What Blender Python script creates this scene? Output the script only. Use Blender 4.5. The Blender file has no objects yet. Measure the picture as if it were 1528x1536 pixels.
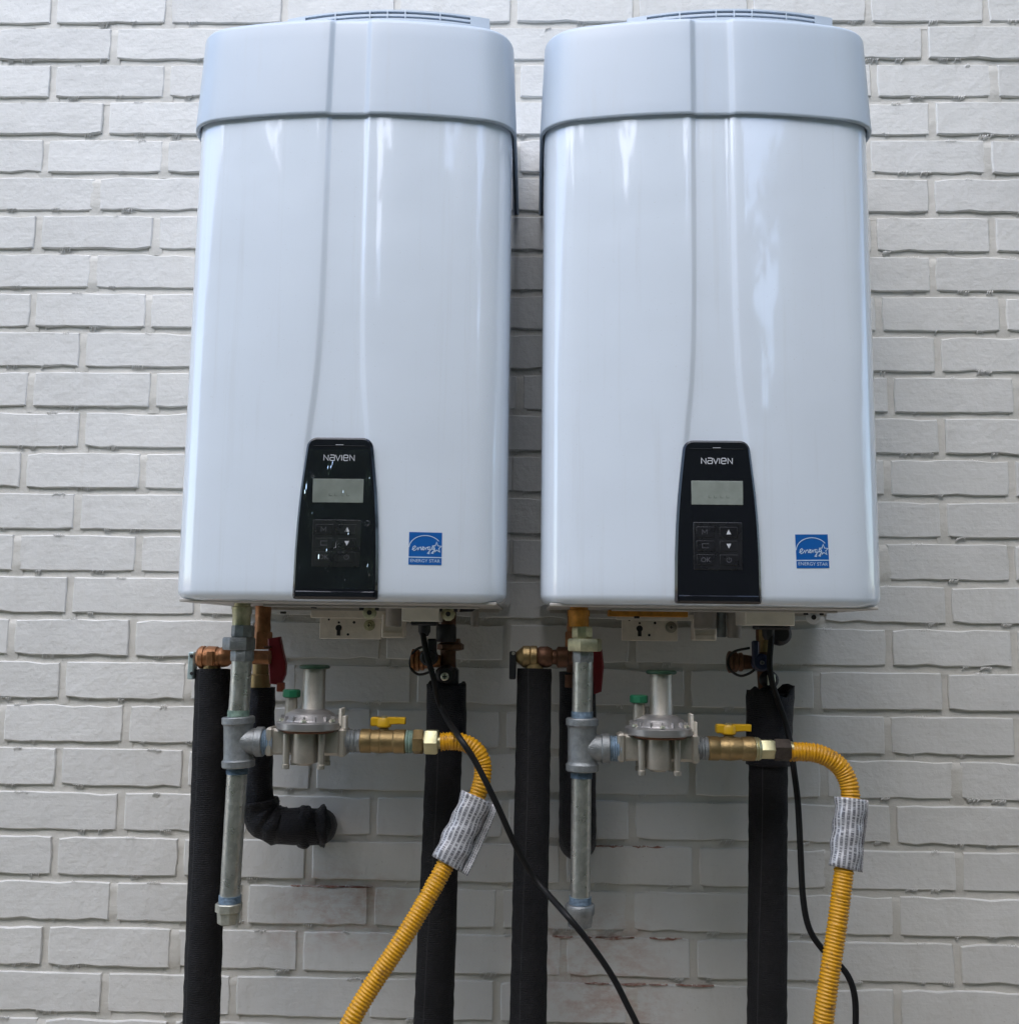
import bpy, math, random
from mathutils import Vector, Matrix

random.seed(7)
sc = bpy.context.scene
COL = sc.collection
R = math.radians

# ------------------------------------------------------------------ camera
PITCH, YAW, ROLL, DIST, CAM_Z = 0.1198365, -0.0240944, 0.0124765, 1.5988, 1.40
IMG_W, IMG_H, FOC = 1528.0, 1536.0, 1500.0
cp, sp, cy, sy = math.cos(PITCH), math.sin(PITCH), math.cos(YAW), math.sin(YAW)
FWD = Vector((sy * cp, cy * cp, sp))
RGT = Vector((cy, -sy, 0))
UPV = RGT.cross(FWD)
RT2 = RGT * math.cos(ROLL) + UPV * math.sin(ROLL)
UP2 = -RGT * math.sin(ROLL) + UPV * math.cos(ROLL)
CAM = Vector((0, -DIST, CAM_Z))
cam = bpy.data.cameras.new('camera')
cam.sensor_fit = 'HORIZONTAL'
cam.sensor_width = 36.0
cam.lens = 36.0 * FOC / IMG_W
cam.clip_start, cam.clip_end = 0.05, 500
camo = bpy.data.objects.new('camera', cam)
m = Matrix((RT2, UP2, -FWD)).transposed().to_4x4()
m.translation = CAM
camo.matrix_world = m
COL.objects.link(camo)
sc.camera = camo

# ------------------------------------------------------------------ daylight
SUN_EL, SUN_AZ = 54, 200          # azimuth from +Y (into the wall) towards +X
world = bpy.data.worlds.new('World')
sc.world = world
world.use_nodes = True
wn = world.node_tree
sky = wn.nodes.new('ShaderNodeTexSky')
sky.sky_type = 'NISHITA'
sky.sun_disc = False
sky.sun_elevation = R(SUN_EL)
sky.sun_rotation = R(SUN_AZ)
sky.air_density, sky.dust_density, sky.ozone_density = 1.0, 1.2, 1.0
wn.links.new(sky.outputs[0], wn.nodes['Background'].inputs[0])
wn.nodes['Background'].inputs[1].default_value = 0.15
sun = bpy.data.lights.new('sun', 'SUN')
sun.energy = 0.75
sun.angle = R(70)
sun.color = (1.0, 0.97, 0.93)
suno = bpy.data.objects.new('sun', sun)
sd = Vector((math.sin(R(SUN_AZ)) * math.cos(R(SUN_EL)), math.cos(R(SUN_AZ)) * math.cos(R(SUN_EL)), math.sin(R(SUN_EL))))
suno.rotation_euler = sd.to_track_quat('Z', 'Y').to_euler()
suno.location = sd * 20
COL.objects.link(suno)
sc.view_settings.view_transform = 'Standard'
sc.view_settings.look = 'None'
sc.view_settings.gamma = 1.0
sc.view_settings.exposure = 1.55

# ------------------------------------------------------------------ helpers
def at(x, y, Y):
    """point of the photographed scene seen at x, y that lies in the plane y = Y"""
    d = FWD + RT2 * ((x - IMG_W / 2) / FOC) + UP2 * ((IMG_H / 2 - y) / FOC)
    return CAM + d * ((DIST + Y) / d.y)

def path(pts, Y=None):
    return [at(p[0], p[1], p[2] if len(p) > 2 else Y) for p in pts]

class MB:
    def __init__(s):
        s.v, s.f = [], []
    def add(s, vs, fs):
        o = len(s.v)
        s.v += [Vector(p) for p in vs]
        s.f += [tuple(i + o for i in f) for f in fs]
        return s
    def box(s, x0, x1, y0, y1, z0, z1, b=0.0, rot=None, piv=None):
        if b <= 0:
            vs = [(x, y, z) for x in (x0, x1) for y in (y0, y1) for z in (z0, z1)]
            fs = [(0, 1, 3, 2), (4, 6, 7, 5), (0, 4, 5, 1), (2, 3, 7, 6), (0, 2, 6, 4), (1, 5, 7, 3)]
        else:
            vs, ids = [], {}
            X, Yy, Z = (x0, x1), (y0, y1), (z0, z1)
            for i in (0, 1):
                for j in (0, 1):
                    for k in (0, 1):
                        sx, sy_, sz = (1 - 2 * i) * b, (1 - 2 * j) * b, (1 - 2 * k) * b
                        for a, p in enumerate(((0, sy_, sz), (sx, 0, sz), (sx, sy_, 0))):
                            ids[(i, j, k, a)] = len(vs)
                            vs.append((X[i] + p[0], Yy[j] + p[1], Z[k] + p[2]))
            g = lambda i, j, k, a: ids[(i, j, k, a)]
            fs = []
            for i in (0, 1):
                q = [g(i, 0, 0, 0), g(i, 0, 1, 0), g(i, 1, 1, 0), g(i, 1, 0, 0)]
                fs.append(q if i == 0 else q[::-1])
                q = [g(0, i, 0, 1), g(1, i, 0, 1), g(1, i, 1, 1), g(0, i, 1, 1)]
                fs.append(q if i == 0 else q[::-1])
                q = [g(0, 0, i, 2), g(0, 1, i, 2), g(1, 1, i, 2), g(1, 0, i, 2)]
                fs.append(q if i == 0 else q[::-1])
            for i in (0, 1):
                for j in (0, 1):
                    fs.append([g(i, j, 0, 0), g(i, j, 1, 0), g(i, j, 1, 1), g(i, j, 0, 1)])
                    fs.append([g(i, 0, j, 0), g(i, 1, j, 0), g(i, 1, j, 2), g(i, 0, j, 2)])
                    fs.append([g(0, i, j, 1), g(1, i, j, 1), g(1, i, j, 2), g(0, i, j, 2)])
                    for k in (0, 1):
                        fs.append([g(i, j, k, 0), g(i, j, k, 1), g(i, j, k, 2)])
        if rot is not None:
            c = Vector(piv) if piv is not None else Vector(((x0 + x1) / 2, (y0 + y1) / 2, (z0 + z1) / 2))
            vs = [rot @ (Vector(p) - c) + c for p in vs]
        return s.add(vs, fs)
    def lathe(s, p0, axis, prof, n=24, ph=0.0, cap=True, jit=None):
        p0 = Vector(p0)
        a = Vector(axis).normalized()
        u = a.cross(Vector((0, 1, 0)))
        if u.length < 0.1:
            u = Vector((1, 0, 0))
        u.normalize()
        w = a.cross(u)
        vs, fs = [], []
        for t, r in prof:
            for i in range(n):
                an = ph + 2 * math.pi * i / n
                rr = r * (1 if jit is None else jit(t, an))
                vs.append(p0 + a * t + (u * math.cos(an) + w * math.sin(an)) * rr)
        m_ = len(prof)
        for j in range(m_ - 1):
            for i in range(n):
                fs.append((j * n + i, j * n + (i + 1) % n, (j + 1) * n + (i + 1) % n, (j + 1) * n + i))
        if cap:
            fs.append(tuple(range(n))[::-1])
            fs.append(tuple((m_ - 1) * n + i for i in range(n)))
        return s.add(vs, fs)
    def tube(s, pts, rad, n=12, cap=True, up=None):
        pts = [Vector(p) for p in pts]
        N = len(pts)
        tang = []
        for i in range(N):
            t = pts[min(i + 1, N - 1)] - pts[max(i - 1, 0)]
            tang.append(t.normalized())
        u = tang[0].cross(Vector(up) if up else Vector((0, 1, 0)))
        if u.length < 0.1:
            u = tang[0].cross(Vector((0, 0, 1)))
        u.normalize()
        vs, fs = [], []
        for i in range(N):
            if i:
                u = (u - tang[i] * u.dot(tang[i])).normalized()
            w = tang[i].cross(u)
            r = rad(i / (N - 1)) if callable(rad) else rad
            for k in range(n):
                an = 2 * math.pi * k / n
                vs.append(pts[i] + (u * math.cos(an) + w * math.sin(an)) * r)
        for j in range(N - 1):
            for i in range(n):
                fs.append((j * n + i, j * n + (i + 1) % n, (j + 1) * n + (i + 1) % n, (j + 1) * n + i))
        if cap:
            fs.append(tuple(range(n))[::-1])
            fs.append(tuple((N - 1) * n + i for i in range(n)))
        return s.add(vs, fs)
    def prism(s, poly, y0, y1, ch=0.0):
        """poly: (x, z) outline, counter-clockwise seen from -Y; y0 is the front"""
        n = len(poly)
        if ch > 0:
            cx = sum(p[0] for p in poly) / n
            cz = sum(p[1] for p in poly) / n
            inner = []
            for i, p in enumerate(poly):
                a, b = Vector(poly[i - 1]), Vector(poly[(i + 1) % n])
                t = (b - a).normalized()
                inner.append((p[0] - t.y * ch, p[1] + t.x * ch))
            rings = [(inner, y0), (poly, y0 + ch), (poly, y1)]
        else:
            rings = [(poly, y0), (poly, y1)]
        vs = [(p[0], y, p[1]) for r, y in rings for p in r]
        fs = [tuple(range(n))]
        for j in range(len(rings) - 1):
            for i in range(n):
                fs.append((j * n + (i + 1) % n, j * n + i, (j + 1) * n + i, (j + 1) * n + (i + 1) % n))
        o = (len(rings) - 1) * n
        fs.append(tuple(o + i for i in range(n))[::-1])
        return s.add(vs, fs)
    def stroke(s, pts, w, surf, closed=False):
        """flat ribbon along (x, z) points laid on the surface y = surf(x, z)"""
        P = [Vector(p) for p in pts]
        N = len(P)
        vs, fs = [], []
        for i in range(N):
            a = P[i - 1] if (i or closed) else P[i]
            b = P[(i + 1) % N] if (i < N - 1 or closed) else P[i]
            d1 = (P[i] - a).normalized() if (P[i] - a).length > 1e-9 else (b - P[i]).normalized()
            d2 = (b - P[i]).normalized() if (b - P[i]).length > 1e-9 else d1
            t = (d1 + d2)
            t = t.normalized() if t.length > 1e-6 else d1
            nrm = Vector((-t.y, t.x))
            k = w / 2 / max(0.5, nrm.dot(Vector((-d1.y, d1.x))))
            for sgn in (1, -1):
                q = P[i] + nrm * k * sgn
                vs.append((q.x, surf(q.x, q.y), q.y))
        for i in range(N if closed else N - 1):
            j = (i + 1) % N
            fs.append((2 * i, 2 * i + 1, 2 * j + 1, 2 * j))
        return s.add(vs, fs)
    def build(s, name, mat, parent=None, origin=None, ang=38):
        me = bpy.data.meshes.new(name)
        o = origin if origin is not None else (ORG.get(parent.name) if parent is not None else Vector((0, 0, 0)))
        me.from_pydata([tuple(p - o) for p in s.v], [], s.f)
        me.update()
        for p in me.polygons:
            p.use_smooth = True
        me.set_sharp_from_angle(angle=R(ang))
        if mat is not None:
            me.materials.append(mat)
        ob = bpy.data.objects.new(name, me)
        COL.objects.link(ob)
        if parent is not None:
            ob.parent = parent
        else:
            ob.location = o
        ORG[ob.name] = o
        return ob

ORG = {}
def thing(name, label, cat, loc, group=None):
    o = bpy.data.objects.new(name, None)
    o.empty_display_size = 0.05
    COL.objects.link(o)
    o.location = loc
    o['label'], o['category'] = label, cat
    if group:
        o['group'] = group
    ORG[o.name] = Vector(loc)
    return o
def tag(o, label, cat, group=None):
    o['label'], o['category'] = label, cat
    if group:
        o['group'] = group
    return o

def smooth_path(pts, step=0.004):
    """Catmull-Rom through the points, resampled evenly"""
    P = [Vector(p) for p in pts]
    P = [P[0] * 2 - P[1]] + P + [P[-1] * 2 - P[-2]]
    dense = []
    for i in range(1, len(P) - 2):
        a, b, c, d = P[i - 1:i + 3]
        k = max(4, int((c - b).length / 0.002))
        for j in range(k):
            t = j / k
            dense.append(0.5 * ((2 * b) + (c - a) * t + (2 * a - 5 * b + 4 * c - d) * t * t + (3 * b - a - 3 * c + d) * t ** 3))
    dense.append(P[-2])
    out, acc = [dense[0]], 0.0
    for a, b in zip(dense, dense[1:]):
        L = (b - a).length
        while acc + L >= step and L > 0:
            t = (step - acc) / L
            a = a + (b - a) * t
            out.append(a)
            L = (b - a).length
            acc = 0.0
        acc += L
    return out

def text_faces(body, size, xc, zc, surf, mb, width=None):
    cu = bpy.data.curves.new('lettering', 'FONT')
    cu.body = body
    cu.size = size
    cu.align_x = 'CENTER'
    cu.resolution_u = 3
    ob = bpy.data.objects.new('lettering', cu)
    COL.objects.link(ob)
    dg = bpy.context.evaluated_depsgraph_get()
    me = bpy.data.meshes.new_from_object(ob.evaluated_get(dg))
    kx = 1.0
    if width:
        ex_ = [v.co.x for v in me.vertices]
        kx = width / (max(ex_) - min(ex_))
    vs = [(xc + v.co.x * kx, surf(xc + v.co.x * kx, zc + v.co.y), zc + v.co.y) for v in me.vertices]
    fs = [tuple(p.vertices) for p in me.polygons]
    if me.polygons and me.polygons[0].normal.z < 0:
        fs = [f[::-1] for f in fs]
    mb.add(vs, fs)
    bpy.data.objects.remove(ob)
    bpy.data.meshes.remove(me)
    bpy.data.curves.remove(cu)

# ------------------------------------------------------------------ materials
class NT:
    def __init__(s, name):
        s.m = bpy.data.materials.new(name)
        s.m.use_nodes = True
        s.t = s.m.node_tree
        s.b = s.t.nodes['Principled BSDF']
    def n(s, typ, **kw):
        nd = s.t.nodes.new(typ)
        for k, v in kw.items():
            if k.startswith('i_'):
                nd.inputs[int(k[2:]) if k[2:].isdigit() else k[2:]].default_value = v
            else:
                setattr(nd, k, v)
        return nd
    def l(s, a, b):
        s.t.links.new(a, b)
    def pos(s):
        return s.n('ShaderNodeNewGeometry').outputs['Position']
    def noise(s, vec, scale, detail=3, rough=0.55, out=0):
        nd = s.n('ShaderNodeTexNoise')
        nd.inputs['Scale'].default_value = scale
        nd.inputs['Detail'].default_value = detail
        nd.inputs['Roughness'].default_value = rough
        s.l(vec, nd.inputs['Vector'])
        return nd.outputs[out]
    def mapr(s, v, a, b, c, d, clamp=True):
        nd = s.n('ShaderNodeMapRange')
        nd.clamp = clamp
        for i, x in enumerate((a, b, c, d)):
            nd.inputs[i + 1].default_value = x
        s.l(v, nd.inputs[0])
        return nd.outputs[0]
    def mix(s, fac, a, b):
        nd = s.n('ShaderNodeMix', data_type='RGBA')
        if hasattr(fac, 'node'):
            s.l(fac, nd.inputs[0])
        else:
            nd.inputs[0].default_value = fac
        for i, x in ((6, a), (7, b)):
            if hasattr(x, 'node'):
                s.l(x, nd.inputs[i])
            else:
                nd.inputs[i].default_value = (*x, 1)
        return nd.outputs[2]
    def math(s, op, a, b=0.5):
        nd = s.n('ShaderNodeMath', operation=op)
        for i, x in ((0, a), (1, b)):
            if hasattr(x, 'node'):
                s.l(x, nd.inputs[i])
            else:
                nd.inputs[i].default_value = x
        return nd.outputs[0]
    def bump(s, h, dist, strength=1.0, prev=None):
        nd = s.n('ShaderNodeBump')
        nd.inputs['Strength'].default_value = strength
        nd.inputs['Distance'].default_value = dist
        s.l(h, nd.inputs['Height'])
        if prev is not None:
            s.l(prev, nd.inputs['Normal'])
        return nd.outputs[0]
    def set(s, color=None, rough=None, metal=None, normal=None, **kw):
        for k, v in (('Base Color', color), ('Roughness', rough), ('Metallic', metal), ('Normal', normal)):
            if v is None:
                continue
            if hasattr(v, 'node'):
                s.l(v, s.b.inputs[k])
            else:
                s.b.inputs[k].default_value = (*v, 1) if isinstance(v, tuple) else v
        for k, v in kw.items():
            s.b.inputs[k.replace('_', ' ')].default_value = v
        return s.m

def simple(name, color, rough=0.5, metal=0.0, var=0.12, scale=60, bump=0.0002, wear=None, **kw):
    t = NT(name)
    p = t.pos()
    n = t.noise(p, scale, 4, 0.6)
    k = t.mapr(n, 0.3, 0.7, 1 - var, 1 + var)
    hs = t.n('ShaderNodeHueSaturation')
    hs.inputs['Color'].default_value = (*color, 1)
    t.l(k, hs.inputs['Value'])
    c = hs.outputs[0]
    if wear:
        f = t.mapr(t.noise(p, wear[1], 5, 0.65), wear[2], wear[2] + 0.12, 0, 1)
        c = t.mix(f, c, wear[0])
    r = t.mapr(t.noise(p, scale * 0.6, 3), 0.3, 0.7, rough - 0.08, rough + 0.08)
    nm = t.bump(t.noise(p, scale * 6, 3), bump)
    return t.set(c, r, metal, nm, **kw)

def make_paint(name, ca, cb):
    t = NT(name)
    p = t.pos()
    broad = t.noise(p, 3.0, 4, 0.6)
    c = t.mix(t.mapr(broad, 0.35, 0.65, 0, 1), ca, cb)
    oi = t.n('ShaderNodeObjectInfo').outputs['Random']
    hs = t.n('ShaderNodeHueSaturation')
    t.l(t.mapr(oi, 0, 1, 0.955, 1.045), hs.inputs['Value'])
    t.l(c, hs.inputs['Color'])
    c = hs.outputs[0]
    # thin dirt that settled on the paint, streaky downwards
    sx = t.n('ShaderNodeMapping')
    sx.inputs['Scale'].default_value = (26, 26, 7)
    t.l(p, sx.inputs['Vector'])
    d = t.mapr(t.noise(sx.outputs[0], 1.0, 6, 0.7), 0.55, 0.8, 0, 0.30)
    c = t.mix(d, c, (0.42, 0.39, 0.34))
    spk = t.mapr(t.noise(p, 260, 2, 0.5), 0.69, 0.75, 0, 0.35)
    c = t.mix(spk, c, (0.30, 0.28, 0.25))
    for cen, rad_, amt in (((-.29, 0, .985), (.12, 1, .065), .60), ((.10, 0, .905), (.15, 1, .10), .55), ((.13, 0, .83), (.13, 1, .04), .5), ((-.30, 0, .93), (.16, 1, .03), .35)):
        sub = t.n('ShaderNodeVectorMath', operation='SUBTRACT')
        sub.inputs[1].default_value = cen
        t.l(p, sub.inputs[0])
        dv = t.n('ShaderNodeVectorMath', operation='DIVIDE')
        dv.inputs[1].default_value = rad_
        t.l(sub.outputs[0], dv.inputs[0])
        ln = t.n('ShaderNodeVectorMath', operation='LENGTH')
        t.l(dv.outputs[0], ln.inputs[0])
        blot = t.n('ShaderNodeMapping')
        blot.inputs['Scale'].default_value = (22, 22, 42)
        t.l(p, blot.inputs['Vector'])
        ns = t.mapr(t.noise(blot.outputs[0], 1.0, 6, 0.72), 0.44, 0.66, 0, 1)
        f = t.math('MULTIPLY', t.mapr(ln.outputs['Value'], 0.35, 1.0, amt, 0), ns)
        c = t.mix(f, c, (0.40, 0.20, 0.135))
    h1 = t.noise(p, 95, 5, 0.62)
    h2 = t.noise(p, 18, 3, 0.5)
    sb = t.n('ShaderNodeMapping')
    sb.inputs['Scale'].default_value = (16, 16, 240)
    t.l(p, sb.inputs['Vector'])
    h3 = t.noise(sb.outputs[0], 1.0, 3, 0.5)       # brush strokes
    nm = t.bump(h2, 0.0045, 0.7)
    nm = t.bump(h1, 0.0016, 0.7, nm)
    nm = t.bump(h3, 0.0005, 0.5, nm)
    return t.set(c, 0.55, 0.0, nm, Specular_IOR_Level=0.35)

def make_chipped(name, base_mat_fn):
    """paint worn through to red brick where chips noise is high (used on the chipped edge pieces)"""
    t = NT(name)
    p = t.pos()
    f = t.mapr(t.noise(p, 70, 4, 0.65), 0.40, 0.56, 0.25, 1)
    c = t.mix(f, (0.52, 0.45, 0.40), (0.27, 0.13, 0.095))
    nm = t.bump(t.noise(p, 160, 4), 0.0015)
    return t.set(c, 0.75, 0.0, nm)

M = {}
M['paint'] = make_paint('painted_brick', (0.622, 0.618, 0.592), (0.667, 0.663, 0.638))
M['mortar'] = make_paint('shade_toned_mortar', (0.57, 0.555, 0.51), (0.62, 0.605, 0.56))  # same wall paint, darker and warmer: joint shade put into the colour
M['chip'] = make_chipped('chipped_paint', None)

def enamel(name, col, rough, peel, coat=0.0):
    t = NT(name)
    p = t.pos()
    c = t.mix(t.mapr(t.noise(p, 4, 3), 0.35, 0.65, 0, 1), col, tuple(x * 0.965 for x in col))
    rs = t.n('ShaderNodeMapping')
    rs.inputs['Scale'].default_value = (70, 70, 2.2)
    t.l(p, rs.inputs['Vector'])
    streak = t.mapr(t.noise(rs.outputs[0], 1.0, 5, 0.7), 0.54, 0.80, 0, 0.16)
    c = t.mix(streak, c, (0.47, 0.46, 0.43))
    scuff = t.mapr(t.noise(p, 36, 6, 0.8), 0.66, 0.78, 0, 0.14)
    c = t.mix(scuff, c, (0.50, 0.49, 0.46))
    dust = t.mapr(t.noise(p, 420, 2), 0.70, 0.76, 0, 0.25)
    c = t.mix(dust, c, (0.4, 0.38, 0.35))
    r = t.mapr(t.noise(p, 9, 4, 0.7), 0.3, 0.7, rough * 0.85, rough * 1.2)
    nm = t.bump(t.noise(p, 7, 2), 0.006 * peel, 0.5)
    nm = t.bump(t.noise(p, 320, 2), 0.00008, 0.6, nm)
    mm = t.set(c, r, 0.0, nm)
    t.b.inputs['Coat Weight'].default_value = coat
    t.b.inputs['Coat Roughness'].default_value = 0.05
    t.b.inputs['Coat IOR'].default_value = 1.65
    return mm
M['enamel'] = enamel('white_gloss_enamel', (0.77, 0.845, 0.93), 0.2, 0.7, 1.0)
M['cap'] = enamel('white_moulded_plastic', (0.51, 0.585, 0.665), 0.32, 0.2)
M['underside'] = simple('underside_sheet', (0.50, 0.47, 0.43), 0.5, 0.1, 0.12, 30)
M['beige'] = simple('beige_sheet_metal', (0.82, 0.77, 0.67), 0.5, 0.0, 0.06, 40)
M['zincplate'] = simple('zinc_plate', (0.80, 0.74, 0.64), 0.48, 0.0, 0.1, 45)
M['dark'] = simple('dark_recess', (0.02, 0.02, 0.022), 0.7)
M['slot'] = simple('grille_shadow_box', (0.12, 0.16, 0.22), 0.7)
M['black_gloss'] = None
t = NT('black_gloss_plastic'); p = t.pos()
M['black_gloss'] = t.set((0.010, 0.011, 0.015), t.mapr(t.noise(p, 22, 4), 0.3, 0.7, 0.05, 0.14), 0.0, t.bump(t.noise(p, 10, 2), 0.002, 0.4))
M['button_panel'] = simple('button_membrane', (0.015, 0.015, 0.018), 0.3, 0, 0.1, 80)
M['print'] = simple('white_print', (0.62, 0.64, 0.68), 0.5, 0, 0.05)
M['dim_print'] = simple('grey_print', (0.10, 0.10, 0.115), 0.5, 0, 0.1)
M['lcd'] = simple('lcd_glass', (0.26, 0.29, 0.26), 0.12, 0, 0.14, 40, 0.0)
M['lcd_mark'] = simple('lcd_segment', (0.15, 0.17, 0.15), 0.3)
M['blue'] = simple('blue_sticker', (0.006, 0.11, 0.40), 0.35, 0, 0.05, 40, 0.00005)
M['sticker_white'] = simple('sticker_white_ink', (0.55, 0.68, 0.82), 0.4, 0, 0.03)

def film():
    t = NT('clear_film')
    for nd in list(t.t.nodes):
        if nd.type == 'BSDF_PRINCIPLED':
            t.t.nodes.remove(nd)
    out = [n for n in t.t.nodes if n.type == 'OUTPUT_MATERIAL'][0]
    p = t.pos()
    mp = t.n('ShaderNodeMapping')
    mp.inputs['Scale'].default_value = (60, 60, 18)
    mp.inputs['Rotation'].default_value = (0, R(12), 0)
    t.l(p, mp.inputs['Vector'])
    nm = t.bump(t.noise(mp.outputs[0], 1.0, 3, 0.5), 0.008, 0.85)
    g = t.n('ShaderNodeBsdfGlossy')
    g.inputs['Roughness'].default_value = 0.05
    t.l(nm, g.inputs['Normal'])
    tr = t.n('ShaderNodeBsdfTransparent')
    lw = t.n('ShaderNodeFresnel')
    lw.inputs['IOR'].default_value = 1.5
    t.l(nm, lw.inputs['Normal'])
    mx = t.n('ShaderNodeMixShader')
    t.l(t.mapr(lw.outputs[0], 0, 1, 0.03, 1), mx.inputs[0])
    t.l(tr.outputs[0], mx.inputs[1])
    t.l(g.outputs[0], mx.inputs[2])
    t.l(mx.outputs[0], out.inputs[0])
    return t.m
M['film'] = film()

def galv():
    t = NT('galvanized_steel')
    p = t.pos()
    v = t.n('ShaderNodeTexVoronoi')
    v.inputs['Scale'].default_value = 170
    t.l(p, v.inputs['Vector'])
    k = t.mapr(v.outputs['Color'], 0, 1, 0, 1)
    c = t.mix(k, (0.40, 0.405, 0.375), (0.56, 0.56, 0.52))
    st = t.n('ShaderNodeMapping')
    st.inputs['Scale'].default_value = (90, 90, 14)
    t.l(p, st.inputs['Vector'])
    ox = t.mapr(t.noise(st.outputs[0], 1, 4, 0.6), 0.52, 0.72, 0, 0.55)
    c = t.mix(ox, c, (0.68, 0.67, 0.60))
    dk = t.mapr(t.noise(p, 190, 4, 0.7), 0.62, 0.70, 0, 0.7)
    c = t.mix(dk, c, (0.16, 0.16, 0.15))
    return t.set(c, t.mapr(t.noise(p, 60, 3), 0.3, 0.7, 0.24, 0.42), 0.8, t.bump(t.noise(p, 220, 4), 0.0006))
M['galv'] = galv()
M['galv_cast'] = simple('galvanized_casting', (0.27, 0.285, 0.29), 0.42, 0.65, 0.2, 120, 0.0007)
M['zinc_yellow'] = simple('yellow_zinc_fitting', (0.52, 0.50, 0.33), 0.4, 0.7, 0.2, 130, 0.0003)
M['thread'] = simple('taped_thread', (0.22, 0.30, 0.38), 0.4, 0.4, 0.3, 150, 0.0004)
M['thread_green'] = simple('green_sealed_thread', (0.24, 0.34, 0.28), 0.5, 0.3, 0.3, 150, 0.0004)
M['alu'] = simple('die_cast_aluminium', (0.43, 0.40, 0.345), 0.42, 0.65, 0.1, 70, 0.0004)
M['alu_bright'] = simple('bright_aluminium', (0.38, 0.37, 0.365), 0.38, 0.7, 0.1, 70, 0.0003)
M['brass'] = simple('brass', (0.30, 0.215, 0.10), 0.46, 0.8, 0.2, 70, 0.0004)
M['brass_bright'] = simple('bright_brass', (0.48, 0.45, 0.27), 0.40, 0.8, 0.1, 70, 0.0002)
M['copper'] = simple('bronze_fitting', (0.36, 0.165, 0.075), 0.45, 0.7, 0.35, 70, 0.0004)
M['tape_nut'] = simple('dark_bronze_nut', (0.075, 0.06, 0.05), 0.5, 0.6, 0.3, 70, 0.0004)
M['copper_dark'] = simple('dull_copper', (0.15, 0.075, 0.045), 0.48, 0.7, 0.3, 70, 0.0004)
M['orange_zinc'] = simple('orange_painted_fitting', (0.55, 0.24, 0.03), 0.5, 0.2, 0.25, 120)
M['yellow'] = simple('yellow_handle', (0.62, 0.36, 0.01), 0.4, 0, 0.06, 60)
M['hose'] = simple('yellow_hose_coating', (0.62, 0.30, 0.006), 0.42, 0, 0.08, 70, 0.0002, wear=((0.26, 0.13, 0.03), 90, 0.58))
M['green'] = simple('green_plastic', (0.012, 0.13, 0.06), 0.45, 0, 0.1)
M['green_dark'] = simple('dark_green_plastic', (0.02, 0.055, 0.03), 0.45, 0, 0.1)
M['red'] = simple('red_handle', (0.20, 0.008, 0.016), 0.42, 0, 0.12)
M['red_orange'] = simple('faded_red_plastic', (0.36, 0.09, 0.05), 0.5, 0, 0.12)
M['teal'] = simple('pale_zinc_lever', (0.42, 0.52, 0.52), 0.45, 0.4, 0.2, 120)
M['blue_black'] = simple('dark_blue_handle', (0.016, 0.022, 0.06), 0.4, 0, 0.15)
M['black'] = simple('black_plastic', (0.013, 0.013, 0.016), 0.5, 0, 0.2)
M['cord'] = simple('black_rubber', (0.008, 0.008, 0.0085), 0.55, 0, 0.2, Specular_IOR_Level=0.25)
M['rubber_band'] = simple('black_strap', (0.01, 0.01, 0.01), 0.5)
M['screw'] = simple('zinc_screw', (0.70, 0.70, 0.58), 0.35, 0.8, 0.1)
M['white_clip'] = simple('white_nylon', (0.7, 0.7, 0.72), 0.45)
M['grey_tube'] = simple('grey_plastic_tube', (0.40, 0.37, 0.34), 0.5)

def foam(name, col, gloss):
    t = NT(name)
    p = t.pos()
    mp = t.n('ShaderNodeMapping')
    mp.inputs['Scale'].default_value = (420, 420, 420)
    t.l(p, mp.inputs['Vector'])
    fine = t.noise(p, 480, 3, 0.6)
    big = t.noise(p, 22, 4, 0.6)
    c = t.mix(t.mapr(big, 0.35, 0.7, 0, 1), col, tuple(x * 1.9 for x in col))
    dust = t.mapr(t.noise(p, 150, 5, 0.7), 0.56, 0.74, 0, 0.25)
    c = t.mix(dust, c, (0.05, 0.047, 0.043))
    wv = t.n('ShaderNodeTexWave', bands_direction='Z')
    wv.inputs['Scale'].default_value = 120
    wv.inputs['Distortion'].default_value = 6
    wv.inputs['Detail'].default_value = 2
    t.l(p, wv.inputs['Vector'])
    wr = t.n('ShaderNodeMapping')
    wr.inputs['Scale'].default_value = (30, 30, 9)
    t.l(p, wr.inputs['Vector'])
    nm = t.bump(big, 0.006, 0.8)
    nm = t.bump(t.noise(wr.outputs[0], 1.0, 4, 0.6), 0.006, 0.8, nm)
    nm = t.bump(wv.outputs['Fac'], 0.0007, 0.7, nm)
    nm = t.bump(fine, 0.0012, 0.9, nm)
    return t.set(c, gloss, 0, nm, Specular_IOR_Level=0.28)
M['foam'] = foam('black_pipe_foam', (0.0065, 0.0065, 0.0075), 0.8)
M['sleeve'] = foam('black_tape_sleeve', (0.0055, 0.0058, 0.0085), 0.5)

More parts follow.
